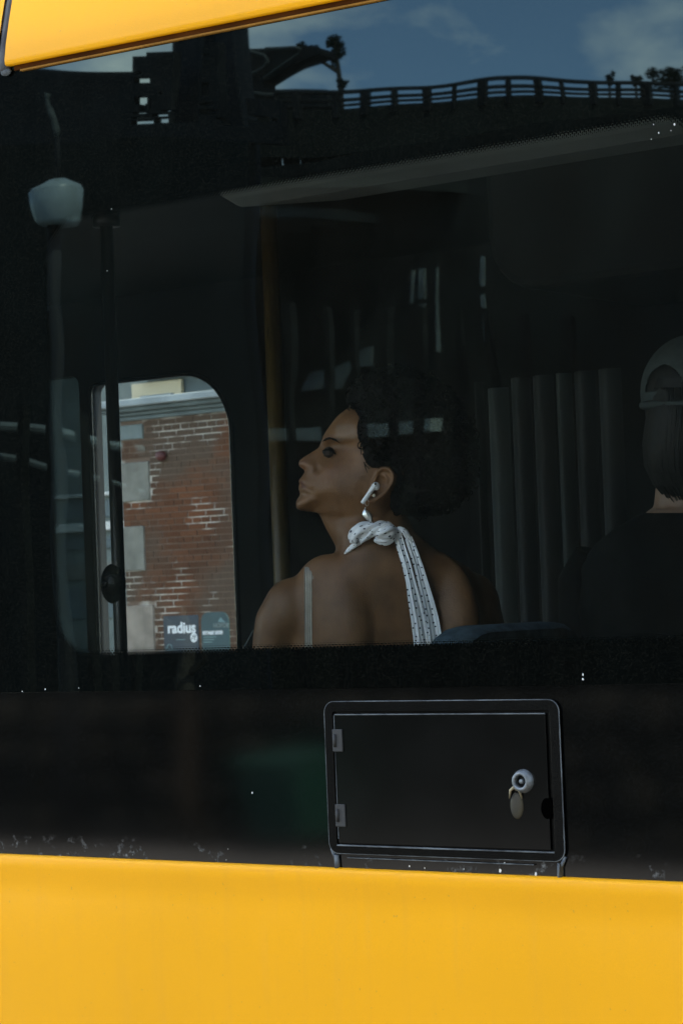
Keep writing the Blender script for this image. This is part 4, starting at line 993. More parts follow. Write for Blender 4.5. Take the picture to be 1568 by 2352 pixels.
for (pa, pb, pt, lab) in ((400, 470, 40, 'broad navy steel column beside the shelter hall'), (500, 545, 40, 'narrow dark steel column between the broad column and folded roof')):
    YC = 15.6
    a_, e_ = refl(pa, 200, YC), refl(pb, 200, YC); zt_ = refl((pa + pb) / 2, pt, YC).z + 0.6
    b = MB(); b.box((a_.x, -YC - .25, 0), (e_.x, -YC, zt_)); tag(b.build('steel_column', M['steel_navy'], origin=((a_.x + e_.x) / 2, -YC, 0), bevel=0.02), lab, 'column')

# ================================================================== PASSENGERS
DW = 3.95                                           # depth of the seated woman
UP = DW / F                                         # metres per pixel at her depth
def hp(px, py, off=0.0): return at_depth(px, py, DW + off)
HK = 0.66923 / 3.7333                               # head tracing: fine pixels -> frame pixels
def hd(cx, cy, off=0.0): return hp(980 * 0.66923 + cx * HK, 1380 * 0.66923 + cy * HK, off * UP * HK)   # off in tracing pixels

def skin_mat(name, base, base2):
    mt = pmat(name, base, rough=0.5, spec=0.35, base2=base2, vscale=26, bump=0.12, bscale=380, detail=8)
    nt = mt.node_tree; N, L = nt.nodes, nt.links; p = N['Principled BSDF']
    src = p.inputs['Base Color'].links[0].from_socket
    at = N.new('ShaderNodeAttribute'); at.attribute_name = 'tint'
    mx = N.new('ShaderNodeMix'); mx.data_type = 'RGBA'; mx.blend_type = 'MULTIPLY'; mx.inputs[0].default_value = 1
    L.new(src, mx.inputs[6]); L.new(at.outputs['Color'], mx.inputs[7]); L.new(mx.outputs[2], p.inputs['Base Color'])
    p.inputs['Subsurface Weight'].default_value = 0.0
    return mt
M['skin'] = skin_mat('skin_brown', (0.185, 0.088, 0.038), (0.130, 0.059, 0.024))
M['skin2'] = skin_mat('skin_fair', (0.25, 0.15, 0.10), (0.20, 0.12, 0.08))
M['hair'] = pmat('black_hair', (0.003, 0.0026, 0.0022), rough=0.7, spec=0.06, var=0.4, vscale=60)
M['hair2'] = pmat('brown_hair', (0.006, 0.0052, 0.0036), rough=0.6, spec=0.3, var=0.5, vscale=90)
M['strap'] = pmat('ribbed_beige_strap', (0.46, 0.42, 0.36), rough=0.85, spec=0.2, var=0.1, vscale=60)
M['white_plastic'] = pmat('white_plastic', (0.80, 0.83, 0.85), rough=0.25, spec=0.5)
M['silver'] = pmat('silver', (0.75, 0.77, 0.76), rough=0.3, metal=1.0)
M['pearl'] = pmat('pearl', (0.85, 0.80, 0.70), rough=0.2)
M['black_cloth'] = pmat('black_cloth', (0.003, 0.0034, 0.0034), rough=0.9, spec=0.1, var=0.3, vscale=40)
M['cap'] = pmat('grey_cap_cloth', (0.046, 0.057, 0.055), rough=0.9, spec=0.1, var=0.12, vscale=70, bump=0.2, bscale=600)
M['eye_white'] = pmat('eye_white', (0.05, 0.036, 0.028), rough=0.7, spec=0.15)
M['iris'] = pmat('iris', (0.012, 0.008, 0.006), rough=0.5, spec=0.2)

def pin(P, poly):
    x, y = P[:, 0], P[:, 1]; ins = np.zeros(len(P), bool); n = len(poly)
    for i in range(n):
        x1, y1 = poly[i]; x2, y2 = poly[(i + 1) % n]
        c_ = ((y1 > y) != (y2 > y))
        with np.errstate(divide='ignore', invalid='ignore'):
            t = (x2 - x1) * (y - y1) / ((y2 - y1) if y2 != y1 else 1e-9) + x1
        ins ^= c_ & (x < t)
    return ins
def seg_dist(P, poly):
    best = np.full(len(P), 1e9); n = len(poly)
    for i in range(n):
        a = np.array(poly[i], float); b_ = np.array(poly[(i + 1) % n], float); ab = b_ - a
        t = np.clip(((P - a) @ ab) / max(1e-9, ab @ ab), 0, 1)
        best = np.minimum(best, np.linalg.norm(P - (a + t[:, None] * ab), axis=1))
    return best
def smooth_poly(poly, it=2):
    for _ in range(it):
        out = []
        for i in range(len(poly)):
            a, b_ = np.array(poly[i]), np.array(poly[(i + 1) % len(poly)])
            out += [tuple(a * .75 + b_ * .25), tuple(a * .25 + b_ * .75)]
        poly = out
    return poly

# ---- head as two mirrored relief halves about the sagittal plane
prof = [(640, 200), (560, 300), (505, 385), (472, 445), (452, 505), (432, 560), (405, 592), (350, 628), (285, 665), (222, 702), (180, 740), (157, 783), (163, 822), (196, 846), (236, 868), (240, 900),
        (216, 938), (188, 968), (168, 995), (162, 1022), (180, 1052), (163, 1078), (158, 1106), (174, 1146), (182, 1186), (156, 1224), (130, 1275), (121, 1325), (138, 1368), (180, 1394), (260, 1404),
        (400, 1425), (560, 1440), (800, 1460), (1050, 1480), (1300, 1470), (1500, 1370), (1680, 1190), (1800, 980), (1840, 760), (1810, 520), (1700, 280), (1500, 90), (1250, -10), (1050, -20), (850, 40), (720, 120)]
prof_s = smooth_poly(prof, 2)
step = 11
gx = np.arange(90, 1880, step); gy = np.arange(-60, 1520, step)
GX, GY = np.meshgrid(gx, gy); P2 = np.stack([GX.ravel(), GY.ravel()], 1).astype(float)
inside = pin(P2, prof_s)
i0 = max(range(len(prof_s)), key=lambda i: -abs(prof_s[i][0] - 330) - abs(prof_s[i][1] - 1415)); i1 = max(range(len(prof_s)), key=lambda i: -abs(prof_s[i][0] - 1500) - abs(prof_s[i][1] - 1370))
def open_dist(P, pl):
    best = np.full(len(P), 1e9)
    for a, b_ in zip(pl[:-1], pl[1:]):
        a = np.array(a, float); ab = np.array(b_, float) - a; t = np.clip(((P - a) @ ab) / max(1e-9, ab @ ab), 0, 1)
        best = np.minimum(best, np.linalg.norm(P - (a + t[:, None] * ab), axis=1))
    return best
dist = open_dist(P2, prof_s[i1:] + prof_s[:i0 + 1]); dbot = open_dist(P2, prof_s[i0:i1 + 1])   # face/skull outline; underside of the jaw
def curve(ks, d):
    xs, ys = zip(*ks); return np.interp(d, xs, ys)
c_fore = [(0, 0), (12, 70), (40, 165), (100, 285), (250, 430), (420, 520), (650, 585), (900, 600)]
c_nose = [(0, 0), (10, 32), (35, 62), (80, 88), (130, 118), (190, 190), (250, 285), (340, 365), (450, 425), (620, 505), (900, 580)]
c_mouth = [(0, 0), (10, 50), (40, 125), (100, 205), (180, 275), (280, 345), (420, 420), (620, 500), (900, 560)]
c_back = [(0, 0), (12, 90), (50, 220), (120, 350), (260, 480), (450, 570), (700, 600), (900, 600)]
def ss(a, b_, x): t = np.clip((x - a) / (b_ - a), 0, 1); return t * t * (3 - 2 * t)
x_, y_ = P2[:, 0], P2[:, 1]
w_n = ss(440, 560, y_) * (1 - ss(840, 930, y_)); w_m = ss(840, 930, y_); w_f = 1 - ss(440, 560, y_)
hh_ = w_f * curve(c_fore, dist) + w_n * curve(c_nose, dist) + w_m * curve(c_mouth, dist)
w_b = ss(900, 1250, x_); hh_ = hh_ * (1 - w_b) + curve(c_back, dist) * w_b
def blur(h, n):
    Hh = h.reshape(GX.shape).copy(); Mk = inside.reshape(GX.shape).astype(float)
    for _ in range(n):
        A = np.pad(Hh * Mk, 1); B = np.pad(Mk, 1); S = 0; T = 0
        for dy in (0, 1, 2):
            for dx in (0, 1, 2): S = S + A[dy:dy + Hh.shape[0], dx:dx + Hh.shape[1]]; T = T + B[dy:dy + Hh.shape[0], dx:dx + Hh.shape[1]]
        Hh = np.where(Mk > 0, S / np.maximum(T, 1), 0)
    return Hh.ravel()
hb1 = blur(hh_, 6); hb2 = blur(hh_, 40)
wq = ss(25, 90, dist); hh_ = hh_ * (1 - wq) + hb1 * wq
wq = ss(200, 420, dist); hh_ = hh_ * (1 - wq) + hb2 * wq
hh_ *= 0.80 + 0.20 * ss(0, 300, dbot)
g_ = lambda cx, cy, sx, sy, ang=0: np.exp(-(((x_ - cx) * math.cos(R(ang)) + (y_ - cy) * math.sin(R(ang))) / sx) ** 2 - ((-(x_ - cx) * math.sin(R(ang)) + (y_ - cy) * math.cos(R(ang))) / sy) ** 2)
hh_ += -75 * g_(560, 605, 85, 75) + 45 * g_(575, 640, 62, 48, 20)          # eye socket, eyeball under the lids
hh_ += 28 * g_(560, 470, 110, 45, -15)                                       # brow
hh_ += 64 * g_(318, 838, 66, 64) - 26 * g_(405, 835, 26, 75, -10) - 22 * g_(255, 872, 30, 20)   # nostril wing, crease
hh_ += 32 * g_(640, 830, 190, 130, -20)                                      # cheekbone
hh_ += 14 * g_(220, 1012, 75, 34, 30) + 15 * g_(215, 1105, 65, 36, 35)       # lips
t_ = np.clip((x_ - 165) / 175, 0, 1)
hh_ += -24 * np.exp(-((y_ - (1048 + 90 * t_)) / 15.0) ** 2) * (x_ < 350)     # mouth line
hh_ += -24 * g_(345, 1130, 28, 34)                                           # mouth corner
hh_ += -20 * g_(300, 1190, 120, 30, 10) + 22 * g_(230, 1310, 110, 80)        # chin fold, chin
hh_ -= 40 * g_(780, 560, 150, 170)                                           # temple
hh_ = np.where(inside, np.maximum(hh_, 2), 0)
idx = -np.ones(len(P2), int); sel = np.where(inside)[0]; idx[sel] = np.arange(len(sel))
nxg, nyg = len(gx), len(gy); I = idx.reshape(nyg, nxg)
quads = [(I[j, i], I[j, i+1], I[j+1, i+1], I[j+1, i]) for j in range(nyg - 1) for i in range(nxg - 1) if min(I[j, i], I[j, i+1], I[j+1, i+1], I[j+1, i]) >= 0]
body = MB(); nv = len(sel)
vl = [hd(P2[k, 0], P2[k, 1], -hh_[k]) for k in sel]; vr = [hd(P2[k, 0], P2[k, 1], hh_[k]) for k in sel]
edge_count = {}
for q_ in quads:
    for a, b_ in zip(q_, q_[1:] + q_[:1]): edge_count[(a, b_)] = 1
bound = [(a, b_) for (a, b_) in edge_count if (b_, a) not in edge_count]
body.add(vl + vr, quads + [tuple(nv + i for i in q_)[::-1] for q_ in quads] + [(b_, a, nv + a, nv + b_) for a, b_ in bound])

# ear: bowl, rim, inner fold, lobe
EY = -590
def ear_tube(pts, rad): body.tube([hd(x, y, o) for x, y, o in pts], [r_e * HK * UP for r_e in rad], 10)
er = [(1105, 1085, EY + 40), (1150, 960, EY + 10), (1185, 880, EY - 20), (1245, 845, EY - 48), (1310, 850, EY - 68), (1362, 900, EY - 85), (1378, 965, EY - 92), (1362, 1035, EY - 88), (1320, 1100, EY - 75), (1262, 1165, EY - 55), (1200, 1215, EY - 40), (1130, 1262, EY - 25), (1075, 1268, EY - 5), (1075, 1220, EY + 15)]
ear_tube(er, [26, 26, 25, 25, 25, 25, 25, 25, 27, 31, 36, 38, 30, 24])
ear_tube([(1215, 925, EY + 5), (1268, 945, EY - 25), (1300, 985, EY - 45), (1292, 1045, EY - 48), (1240, 1110, EY - 35), (1190, 1150, EY - 20)], [16, 20, 22, 22, 22, 20])
ear_tube([(1085, 1100, EY + 30), (1105, 1135, EY - 5), (1110, 1170, EY + 20)], [22, 26, 20])
# bowl of the ear (thin shell behind the rim)
rows = []
for t in np.linspace(0.0, 1.0, 7):
    ring = []
    for (x, y, o) in er[1:13]:
        cx0, cy0 = 1215, 1050
        ring.append(hd(cx0 + (x - cx0) * t, cy0 + (y - cy0) * t, (EY + 70) * (1 - t) + o * t + 6))
    rows.append(ring)
nb2 = len(body.v); body.grid(rows, closed_u=True)
rows2 = [[p + (f_ * 0.006) for p in rw] for rw in rows]; body.grid(rows2, closed_u=True)
body.grid([rows[-1], rows2[-1]], closed_u=True)

# neck, torso, arms (frame pixels, depth offsets in metres)
def lv(py, xl_, xr_, th, dc, n=28, pw=2.4):
    c_ = (xl_ + xr_) / 2; hw = (xr_ - xl_) / 2; ring = []
    for j in range(n):
        a = 2 * math.pi * j / n; ca, sa = math.cos(a), math.sin(a)
        ring.append(hp(c_ + hw * math.copysign(abs(ca) ** (2 / pw), ca), py, dc + th * math.copysign(abs(sa) ** (2 / pw), sa)))
    return ring
rings = [lv(1120, 795, 915, .036, .008), lv(1150, 785, 925, .042, .006), lv(1190, 772, 938, .050, .002), lv(1225, 774, 955, .060, -.008), lv(1250, 778, 985, .064, -.012), lv(1272, 768, 1020, .070, -.010), lv(1296, 728, 1066, .078, -.004), lv(1318, 690, 1094, .084, .002), lv(1345, 664, 1112, .090, .008),
         lv(1390, 650, 1122, .096, .014), lv(1450, 650, 1122, .100, .020), lv(1540, 662, 1108, .104, .03), lv(1700, 690, 1085, .104, .045), lv(1900, 705, 1075, .10, .055), lv(2050, 690, 1095, .11, .06), lv(2160, 690, 1095, .10, .06)]
body.grid(rings, closed_u=True); k0 = len(body.v) - len(rings) * 28
body.f.append(tuple(k0 + j for j in range(28))[::-1]); body.f.append(tuple(k0 + (len(rings) - 1) * 28 + j for j in range(28)))
# back modelling: shoulder blades and spine furrow come from added forms
body.ell(hp(755, 1440, -.034), (.085, .040, .12), 24, 16); body.ell(hp(1000, 1435, -.030), (.085, .040, .12), 24, 16)
# upper arms
body.ell(hp(672, 1404, .0), (.049, .050, .056), 20, 14)
body.tube([hp(740, 1160, 0), hp(770, 1184, .0), hp(800, 1214, .0), hp(842, 1250, .0)], [.012, .026, .035, .046], 16)
body.tube([hp(664, 1400, .0), hp(648, 1430, .004), hp(640, 1480, .01), hp(636, 1560, .025), hp(640, 1700, .06)], [.044, .046, .044, .042, .038], 18)
body.tube([hp(640, 1690, .06), hp(660, 1760, .12), hp(700, 1780, .26)], [.038, .034, .025], 14)
body.ell(hp(1082, 1392, .02), (.048, .050, .056), 20, 14)
body.tube([hp(1086, 1400, .02), hp(1098, 1440, .03), hp(1102, 1520, .05), hp(1095, 1700, .09)], [.044, .045, .042, .037], 18)
body.tube([hp(1095, 1690, .09), hp(1070, 1770, .16), hp(1010, 1800, .30)], [.037, .033, .025], 14)
# hips, thighs, lower legs (behind the opaque side)
body.ell(hp(890, 2080, .08), (.19, .17, .12), 20, 12)
for px in (800, 985):
    body.tube([hp(px, 2100, .08), hp(px - 60, 2110, .30), hp(px - 90, 2110, .48)], [.085, .075, .06], 16)
    kn = hp(px - 90, 2110, .48); ft = Vector((kn.x, kn.y, FLOOR + 0.06))
    body.tube([kn, (kn + ft) / 2, ft], [.058, .052, .035], 14); body.ell(ft + Vector((-.05, .03, -.02)), (.10, .05, .04), 14, 8)

def fuse(mb, name, voxel, smooth_it, mat, parent, origin, soft_z=None):
    me = bpy.data.meshes.new(name); me.from_pydata([tuple(Vector(v)) for v in mb.v], [], mb.f); me.update()
    bm = bmesh.new(); bm.from_mesh(me); bmesh.ops.recalc_face_normals(bm, faces=bm.faces); bm.to_mesh(me); bm.free()
    tmp = bpy.data.objects.new('tmp', me); col.objects.link(tmp)
    rm = tmp.modifiers.new('r', 'REMESH'); rm.mode = 'VOXEL'; rm.voxel_size = voxel; rm.adaptivity = 0
    sm = tmp.modifiers.new('s', 'SMOOTH'); sm.iterations = smooth_it; sm.factor = 0.5
    out = bpy.data.meshes.new_from_object(tmp.evaluated_get(bpy.context.evaluated_depsgraph_get()))
    bpy.data.objects.remove(tmp); bpy.data.meshes.remove(me)
    if soft_z is not None:                           # melt the joints of the trunk and arms below the neck
        t2 = bpy.data.objects.new('tmp2', out); col.objects.link(t2)
        vg = t2.vertex_groups.new(name='soft'); cz = np.empty(len(out.vertices) * 3, np.float32); out.vertices.foreach_get('co', cz); cz = cz.reshape(-1, 3)[:, 2]
        wz = np.clip((soft_z - cz) / 0.03, 0, 1)
        cv = np.empty(len(out.vertices) * 3, np.float32); out.vertices.foreach_get('co', cv); cv = cv.reshape(-1, 3) - np.array(CAM, np.float32)
        dz_ = cv @ np.array(f_, np.float32); qx_ = W / 2 + F * (cv @ np.array(r_, np.float32)) / dz_; qy_ = H / 2 - F * (cv @ np.array(u_, np.float32)) / dz_
        wj = np.clip((qx_ - 728) / 30, 0, 1) * np.clip((838 - qx_) / 20, 0, 1) * np.clip((qy_ - 1148) / 22, 0, 1) * (qy_ < 1260)
        wz = np.maximum(wz, wj * 0.8)
        for lo in np.linspace(0.1, 1.0, 10):
            ids = np.where((wz > lo - 0.1) & (wz <= lo))[0]
            if len(ids): vg.add(ids.tolist(), float(lo), 'REPLACE')
        s2 = t2.modifiers.new('s', 'SMOOTH'); s2.iterations = 160; s2.factor = 0.6; s2.vertex_group = 'soft'
        out2 = bpy.data.meshes.new_from_object(t2.evaluated_get(bpy.context.evaluated_depsgraph_get()))
        bpy.data.objects.remove(t2); bpy.data.meshes.remove(out); out = out2
    o_ = Vector(origin); out.name = name
    co = np.empty(len(out.vertices) * 3, np.float32); out.vertices.foreach_get('co', co); co = co.reshape(-1, 3)
    ca = out.color_attributes.new('tint', 'FLOAT_COLOR', 'POINT')
    colr = np.ones((len(co), 4), np.float32)
    out.vertices.foreach_set('co', (co - np.array(o_, np.float32)).ravel())
    out.update()
    ob = link(name, out, mat, parent, smooth=True, origin=o_)
    return ob, co, colr, ca

woman_base = hp(890, 2090, .08); woman_base.z = 0.95
woman, co, colr, ca = fuse(body, 'person', 0.0019, 5, M['skin'], None, woman_base, soft_z=hp(800, 1235).z)
tag(woman, 'woman with bare shoulders seen from behind, face in profile, dotted tie at her nape', 'person')
# colour of lips, nose and cheek (own colour of the skin)
def blot(cx, cy, rad, off, tint):
    p = np.array(hd(cx, cy, off), np.float32); d_ = np.linalg.norm(co - p, axis=1)
    w = np.clip(1 - d_ / (rad * HK * UP), 0, 1)[:, None]
    w = w * w * (3 - 2 * w); colr[:, :3] = colr[:, :3] * (1 - w) + np.array(tint, np.float32) * colr[:, :3] * w
for k in np.linspace(0, 1, 6): blot(185 + 130 * k, 1040 + 70 * k, 70 - 25 * k, -120 - 60 * k, (0.62, 0.40, 0.42))
blot(250, 830, 150, -60, (0.95, 0.80, 0.76)); blot(600, 900, 260, -330, (1.0, 0.90, 0.86))
ca.data.foreach_set('color', colr.ravel())

# ---- face details: eye, lashes, brow
b = MB(); ec_ = hd(552, 644, -196)
b.ell(ec_, (.0092, .0092, .0092), 18, 12); b.build('eye', M['eye_white'], woman, smooth=True)
b = MB(); b.ell(hd(510, 640, -215), (.0052, .0052, .0052), 14, 10); b.build('iris', M['iris'], woman, smooth=True)
b = MB(); b.tube([hd(470, 628, -225), hd(510, 610, -262), hd(560, 610, -295), hd(605, 636, -318), (hd(640, 668, -328))], [.0008, .0018, .0024, .0020, .0008], 8); b.build('upper_lashes', M['hair'], woman, smooth=True)
b = MB(); b.tube([hd(488, 690, -235), hd(540, 690, -285), hd(600, 678, -318)], [.0006, .001, .0006], 6); b.build('lower_lashes', M['hair'], woman, smooth=True)
b = MB(); rbw = random.Random(6)
bl_ = [(470, 500, -175), (500, 474, -222), (555, 456, -280), (620, 476, -325), (672, 512, -352)]
for _ in range(90):
    q_ = rbw.random() * 3.99; i_ = int(q_); t = q_ - i_; wid = 11 * math.sin(math.pi * min(1, (q_ + .5) / 4.6))
    x, y, o = (bl_[i_][c_] * (1 - t) + bl_[i_ + 1][c_] * t for c_ in range(3)); y += rbw.uniform(-wid, wid)
    b.tube([hd(x, y + 5, o + 2), hd(x + 14, y - 3 + 6 * q_ / 2, o - 14), hd(x + 30, y - 2 + 6 * q_, o - 20)], [.0005, .0005, .0002], 4)
b.build('eyebrow', M['hair'], woman, smooth=True)

# ---- hair: gathered curly mass; volume plus curls
hair_poly = [(770, 70), (905, 120), (925, 250), (890, 420), (945, 540), (985, 660), (1000, 770), (1060, 838), (1150, 868), (1200, 850), (1290, 820), (1400, 900), (1408, 1020), (1340, 1160), (1310, 1290), (1330, 1400), (1480, 1470), (1760, 1490), (2080, 1430), (2320, 1260), (2460, 980), (2490, 620), (2400, 220), (2200, -120), (1900, -360), (1550, -480), (1200, -470), (930, -330), (780, -120)]
hs = smooth_poly(hair_poly, 2)
HXg = np.arange(740, 2540, 20); HYg = np.arange(-500, 1520, 20); HX, HY = np.meshgrid(HXg, HYg); PH = np.stack([HX.ravel(), HY.ravel()], 1).astype(float)
hin = pin(PH, hs); hdist = seg_dist(PH, hs)
hth = curve([(0, 0), (20, 200), (60, 380), (140, 560), (300, 680), (600, 740)], hdist)
# stay outside the skull near the hairline
near = np.exp(-((PH[:, 0] - 900) / 220) ** 2)
hth = np.maximum(hth, np.where(hdist > 6, (480 + 140 * ss(880, 1150, PH[:, 0])) * 1.0, 0) * (PH[:, 0] < 1500) * (PH[:, 1] > 0))
hsel = np.where(hin)[0]; hidx = -np.ones(len(PH), int); hidx[hsel] = np.arange(len(hsel)); HI = hidx.reshape(len(HYg), len(HXg))
hq = [(HI[j, i], HI[j, i+1], HI[j+1, i+1], HI[j+1, i]) for j in range(len(HYg) - 1) for i in range(len(HXg) - 1) if min(HI[j, i], HI[j, i+1], HI[j+1, i+1], HI[j+1, i]) >= 0]
hb = MB(); rh = random.Random(4)
def hv(k, s):
    x, y = PH[k]; n_ = 40 * mnoise.noise(Vector((x * .012, y * .012, s * 3.1))) + 22 * mnoise.noise(Vector((x * .035, y * .035, s * 7.7)))
    return hd(x + n_ * .4, y + n_ * .3, s * max(2, hth[k] + n_))
nh = len(hsel)
ec2 = {}
for q_ in hq:
    for a, b_ in zip(q_, q_[1:] + q_[:1]): ec2[(a, b_)] = 1
hb.add([hv(k, -1) for k in hsel] + [hv(k, 1) for k in hsel], hq + [tuple(nh + i for i in q_)[::-1] for q_ in hq] + [(b_, a, nh + a, nh + b_) for (a, b_) in ec2 if (b_, a) not in ec2])
# curls
for _ in range(620):
    k = hsel[rh.randrange(nh)]; x, y = PH[k]
    if hdist[k] < 45: continue
    pts = []; ang = rh.uniform(0, 6.28); rad = rh.uniform(25, 60); px_, py_ = x, y; ln_ = rh.randrange(6, 11); spin = rh.choice((-1, 1)) * rh.uniform(.5, .9)
    for s_ in range(ln_):
        pts.append(hd(px_, py_, -(hth[k] + 10 + 18 * math.sin(s_ * 1.3)))); px_ += rad * .5 * math.cos(ang); py_ += rad * .5 * math.sin(ang); ang += spin
    hb.tube(pts, [.0012 * (1 - .6 * abs(i / (ln_ - 1) - .3)) for i in range(ln_)], 5)
# fly-away curls along the outline
for _ in range(150):
    i = rh.randrange(len(hs)); x, y = hs[i]
    if x < 1000 and y > 0: continue
    a = math.atan2(y - 500, x - 1600); pts = []; ang = a + rh.uniform(-.9, .9); spin = rh.choice((-1, 1)) * rh.uniform(.3, .8); off = rh.uniform(-120, 120); x -= 30 * math.cos(a); y -= 30 * math.sin(a)
    for s_ in range(8):
        pts.append(hd(x, y, off + 20 * math.sin(s_))); x += 17 * math.cos(ang); y += 17 * math.sin(ang); ang += spin
    hb.tube(pts, [.0014, .0014, .0013, .0012, .0011, .001, .0008, .0005], 5)
hb.build('hair', M['hair'], woman, smooth=True)
# wisps at temple and nape
b = MB()
for (x, y, dx, dy) in ((985, 660, 60, 120), (1000, 770, 70, 90), (930, 260, -20, 80), (1010, 800, 40, 110), (960, 560, 10, 120)):
    b.tube([hd(x, y, -600), hd(x + dx * .4, y + dy * .5, -608), hd(x + dx, y + dy, -590)], [.0010, .0008, .0004], 5)
b.build('wisps', M['hair'], woman, smooth=True)

# ---- ribbed shoulder strap
def ribbon(rows_fn, n, k, thick):
    """rows_fn(i/n) -> (centre, half_width_vector, outward_vector); returns mesh with pleat profile"""
    mb = MB(); rows = []
    for i in range(n + 1):
        c_, hw, ov, pleat = rows_fn(i / n)
        rows.append([c_ + hw * (2 * j / k - 1) + ov * pleat(j / k) for j in range(k + 1)])
    mb.grid(rows); n0 = len(mb.v)
    rows_b = [[p - rows_fn(i / n)[2].normalized() * thick for p in rw] for i, rw in enumerate(rows)]
    mb.grid(rows_b)
    mb.grid([[r0_[0] for r0_ in rows], [r0_[0] for r0_ in rows_b]]); mb.grid([[r0_[-1] for r0_ in rows], [r0_[-1] for r0_ in rows_b]])
    mb.grid([rows[-1], rows_b[-1]]); mb.grid([rows[0], rows_b[0]])
    return mb
from mathutils.bvhtree import BVHTree
bvh = BVHTree.FromPolygons([tuple(v) for v in co.tolist()], [tuple(p.vertices) for p in woman.data.polygons])
def on_skin(px, py, lift=0.002):
    d = ray(px, py).normalized(); h_ = bvh.ray_cast(CAM, d)
    if h_[0] is None: return hp(px, py, -.08), -d
    return h_[0] + (-d) * lift, h_[1]
def strap_rows(t):
    py = 1303 + t * 260; px = 709 + 2 * t
    c_, n_ = on_skin(px, max(py, 1336), 0.003)
    if py < 1336:
        k_ = (1336 - py) / 33.0; c_ = c_ + u_ * ((1336 - py) * UP) + f_ * (0.022 * k_ * k_)
    return c_, r_ * (10.5 * UP), -f_ * 0.0016, lambda s: 0.5 + 0.5 * math.cos(s * 2 * math.pi * 4)
ribbon(strap_rows, 40, 24, 0.0015).build('shoulder_strap', M['strap'], woman, smooth=True)

# ---- dotted halter tie: roll, knot, loop and two tails
def dotted():
    mt = pmat('white_dotted_cotton', (0.86, 0.88, 0.90), rough=0.9, spec=0.1, bump=0.15, bscale=700)
    nt = mt.node_tree; N, L = nt.nodes, nt.links; p = N['Principled BSDF']
    tc = N.new('ShaderNodeUVMap'); tc.uv_map = 'cloth'
    vo = N.new('ShaderNodeTexVoronoi'); vo.voronoi_dimensions = '2D'; vo.inputs['Scale'].default_value = 80; vo.inputs['Randomness'].default_value = 0.45
    L.new(tc.outputs[0], vo.inputs['Vector'])
    lt_ = nmath(nt, 'LESS_THAN', vo.outputs['Distance'], 0.14)
    mx = N.new('ShaderNodeMix'); mx.data_type = 'RGBA'; mx.inputs[6].default_value = (0.86, 0.88, 0.90, 1); mx.inputs[7].default_value = (0.03, 0.04, 0.06, 1)
    L.new(lt_, mx.inputs[0]); L.new(mx.outputs[2], p.inputs['Base Color'])
    return mt
M['dots'] = dotted()
SK = 0.66923 / 3.8244
def sd(cx, cy, off=0.0): return hp(1150 * 0.66923 + cx * SK, 1600 * 0.66923 + cy * SK, off)     # tracing of the tie
tie = MB(); tie_uv = []
def cloth_tube(pts, rad, folds, depth, seg=28, offs=None, uvoff=(0, 0)):
    pts = [Vector(p) for p in pts]; n = len(pts)
    # resample with Catmull-Rom
    def cat(i, t, A):
        p0, p1, p2, p3 = A[max(i-1, 0)], A[i], A[min(i+1, n-1)], A[min(i+2, n-1)]
        return 0.5 * ((2 * p1) + (p2 - p0) * t + (2*p0 - 5*p1 + 4*p2 - p3) * t * t + (3*p1 - p0 - 3*p2 + p3) * t**3)
    P_, R_ = [], []
    for i in range(n - 1):
        for s in range(6):
            P_.append(cat(i, s / 6, pts)); R_.append(cat(i, s / 6, rad))
    P_.append(pts[-1]); R_.append(rad[-1])
    rows, uvr = [], []; prev = None; ln_ = 0
    for i in range(len(P_)):
        t = (P_[min(i+1, len(P_)-1)] - P_[max(i-1, 0)]).normalized(); h = prev if prev is not None else u_
        h = (h - t * h.dot(t)).normalized(); prev = h; k_ = t.cross(h); row, ur = [], []
        if i: ln_ += (P_[i] - P_[i-1]).length
        for j in range(seg + 1):
            a = 2 * math.pi * j / seg
            rr_ = R_[i] * (1 + depth * math.sin(folds * a + i * 0.30) + depth * .5 * math.sin((folds + 2) * a - i * .17))
            row.append(P_[i] + (h * math.cos(a) + k_ * math.sin(a)) * rr_); ur.append((uvoff[0] + a * 0.016, uvoff[1] + ln_))
        rows.append(row); uvr.append(ur)
    cap = lambda rw: [sum((p for p in rw), Vector()) / len(rw)] * len(rw)
    rows = [cap(rows[0])] + rows + [cap(rows[-1])]; uvr = [uvr[0]] + uvr + [uvr[-1]]
    tie.grid(rows); tie_uv.extend([u for ur in uvr for u in ur])
K = SK * UP
ob = -0.075                                          # in front of the nape
cloth_tube([on_skin(791, 1272, .001)[0], on_skin(800, 1264, .003)[0], on_skin(812, 1254, .005)[0], sd(330, 1000, ob - .002)], [7*K, 26*K, 40*K, 30*K], 2, .10, uvoff=(0, .3))
cloth_tube([sd(250, 985, ob - .002), sd(262, 915, ob - .008), sd(330, 850, ob - .012), sd(420, 840, ob - .012), sd(520, 830, ob - .012), sd(600, 800, ob - .006), sd(680, 800, ob + .0)], [60*K, 78*K, 92*K, 98*K, 92*K, 72*K, 55*K], 4, .17, uvoff=(.1, 0))
cloth_tube([sd(330, 985, ob - .010), sd(420, 930, ob - .016), sd(500, 860, ob - .018), sd(600, 820, ob - .018), sd(700, 790, ob - .012), sd(760, 830, ob - .006)], [34*K, 42*K, 48*K, 50*K, 56*K, 45*K], 3, .17, uvoff=(.2, .1))
cloth_tube([sd(560, 900, ob - .018), sd(640, 880, ob - .022), sd(720, 850, ob - .020), sd(775, 850, ob - .012)], [62*K, 78*K, 70*K, 40*K], 4, .17, uvoff=(.3, .2))
cloth_tube([sd(525, 960, ob - .014), sd(590, 985, ob - .018), sd(670, 985, ob - .018), sd(745, 950, ob - .014), sd(765, 890, ob - .010)], [34*K, 42*K, 46*K, 44*K, 34*K], 4, .17, uvoff=(.4, .3))
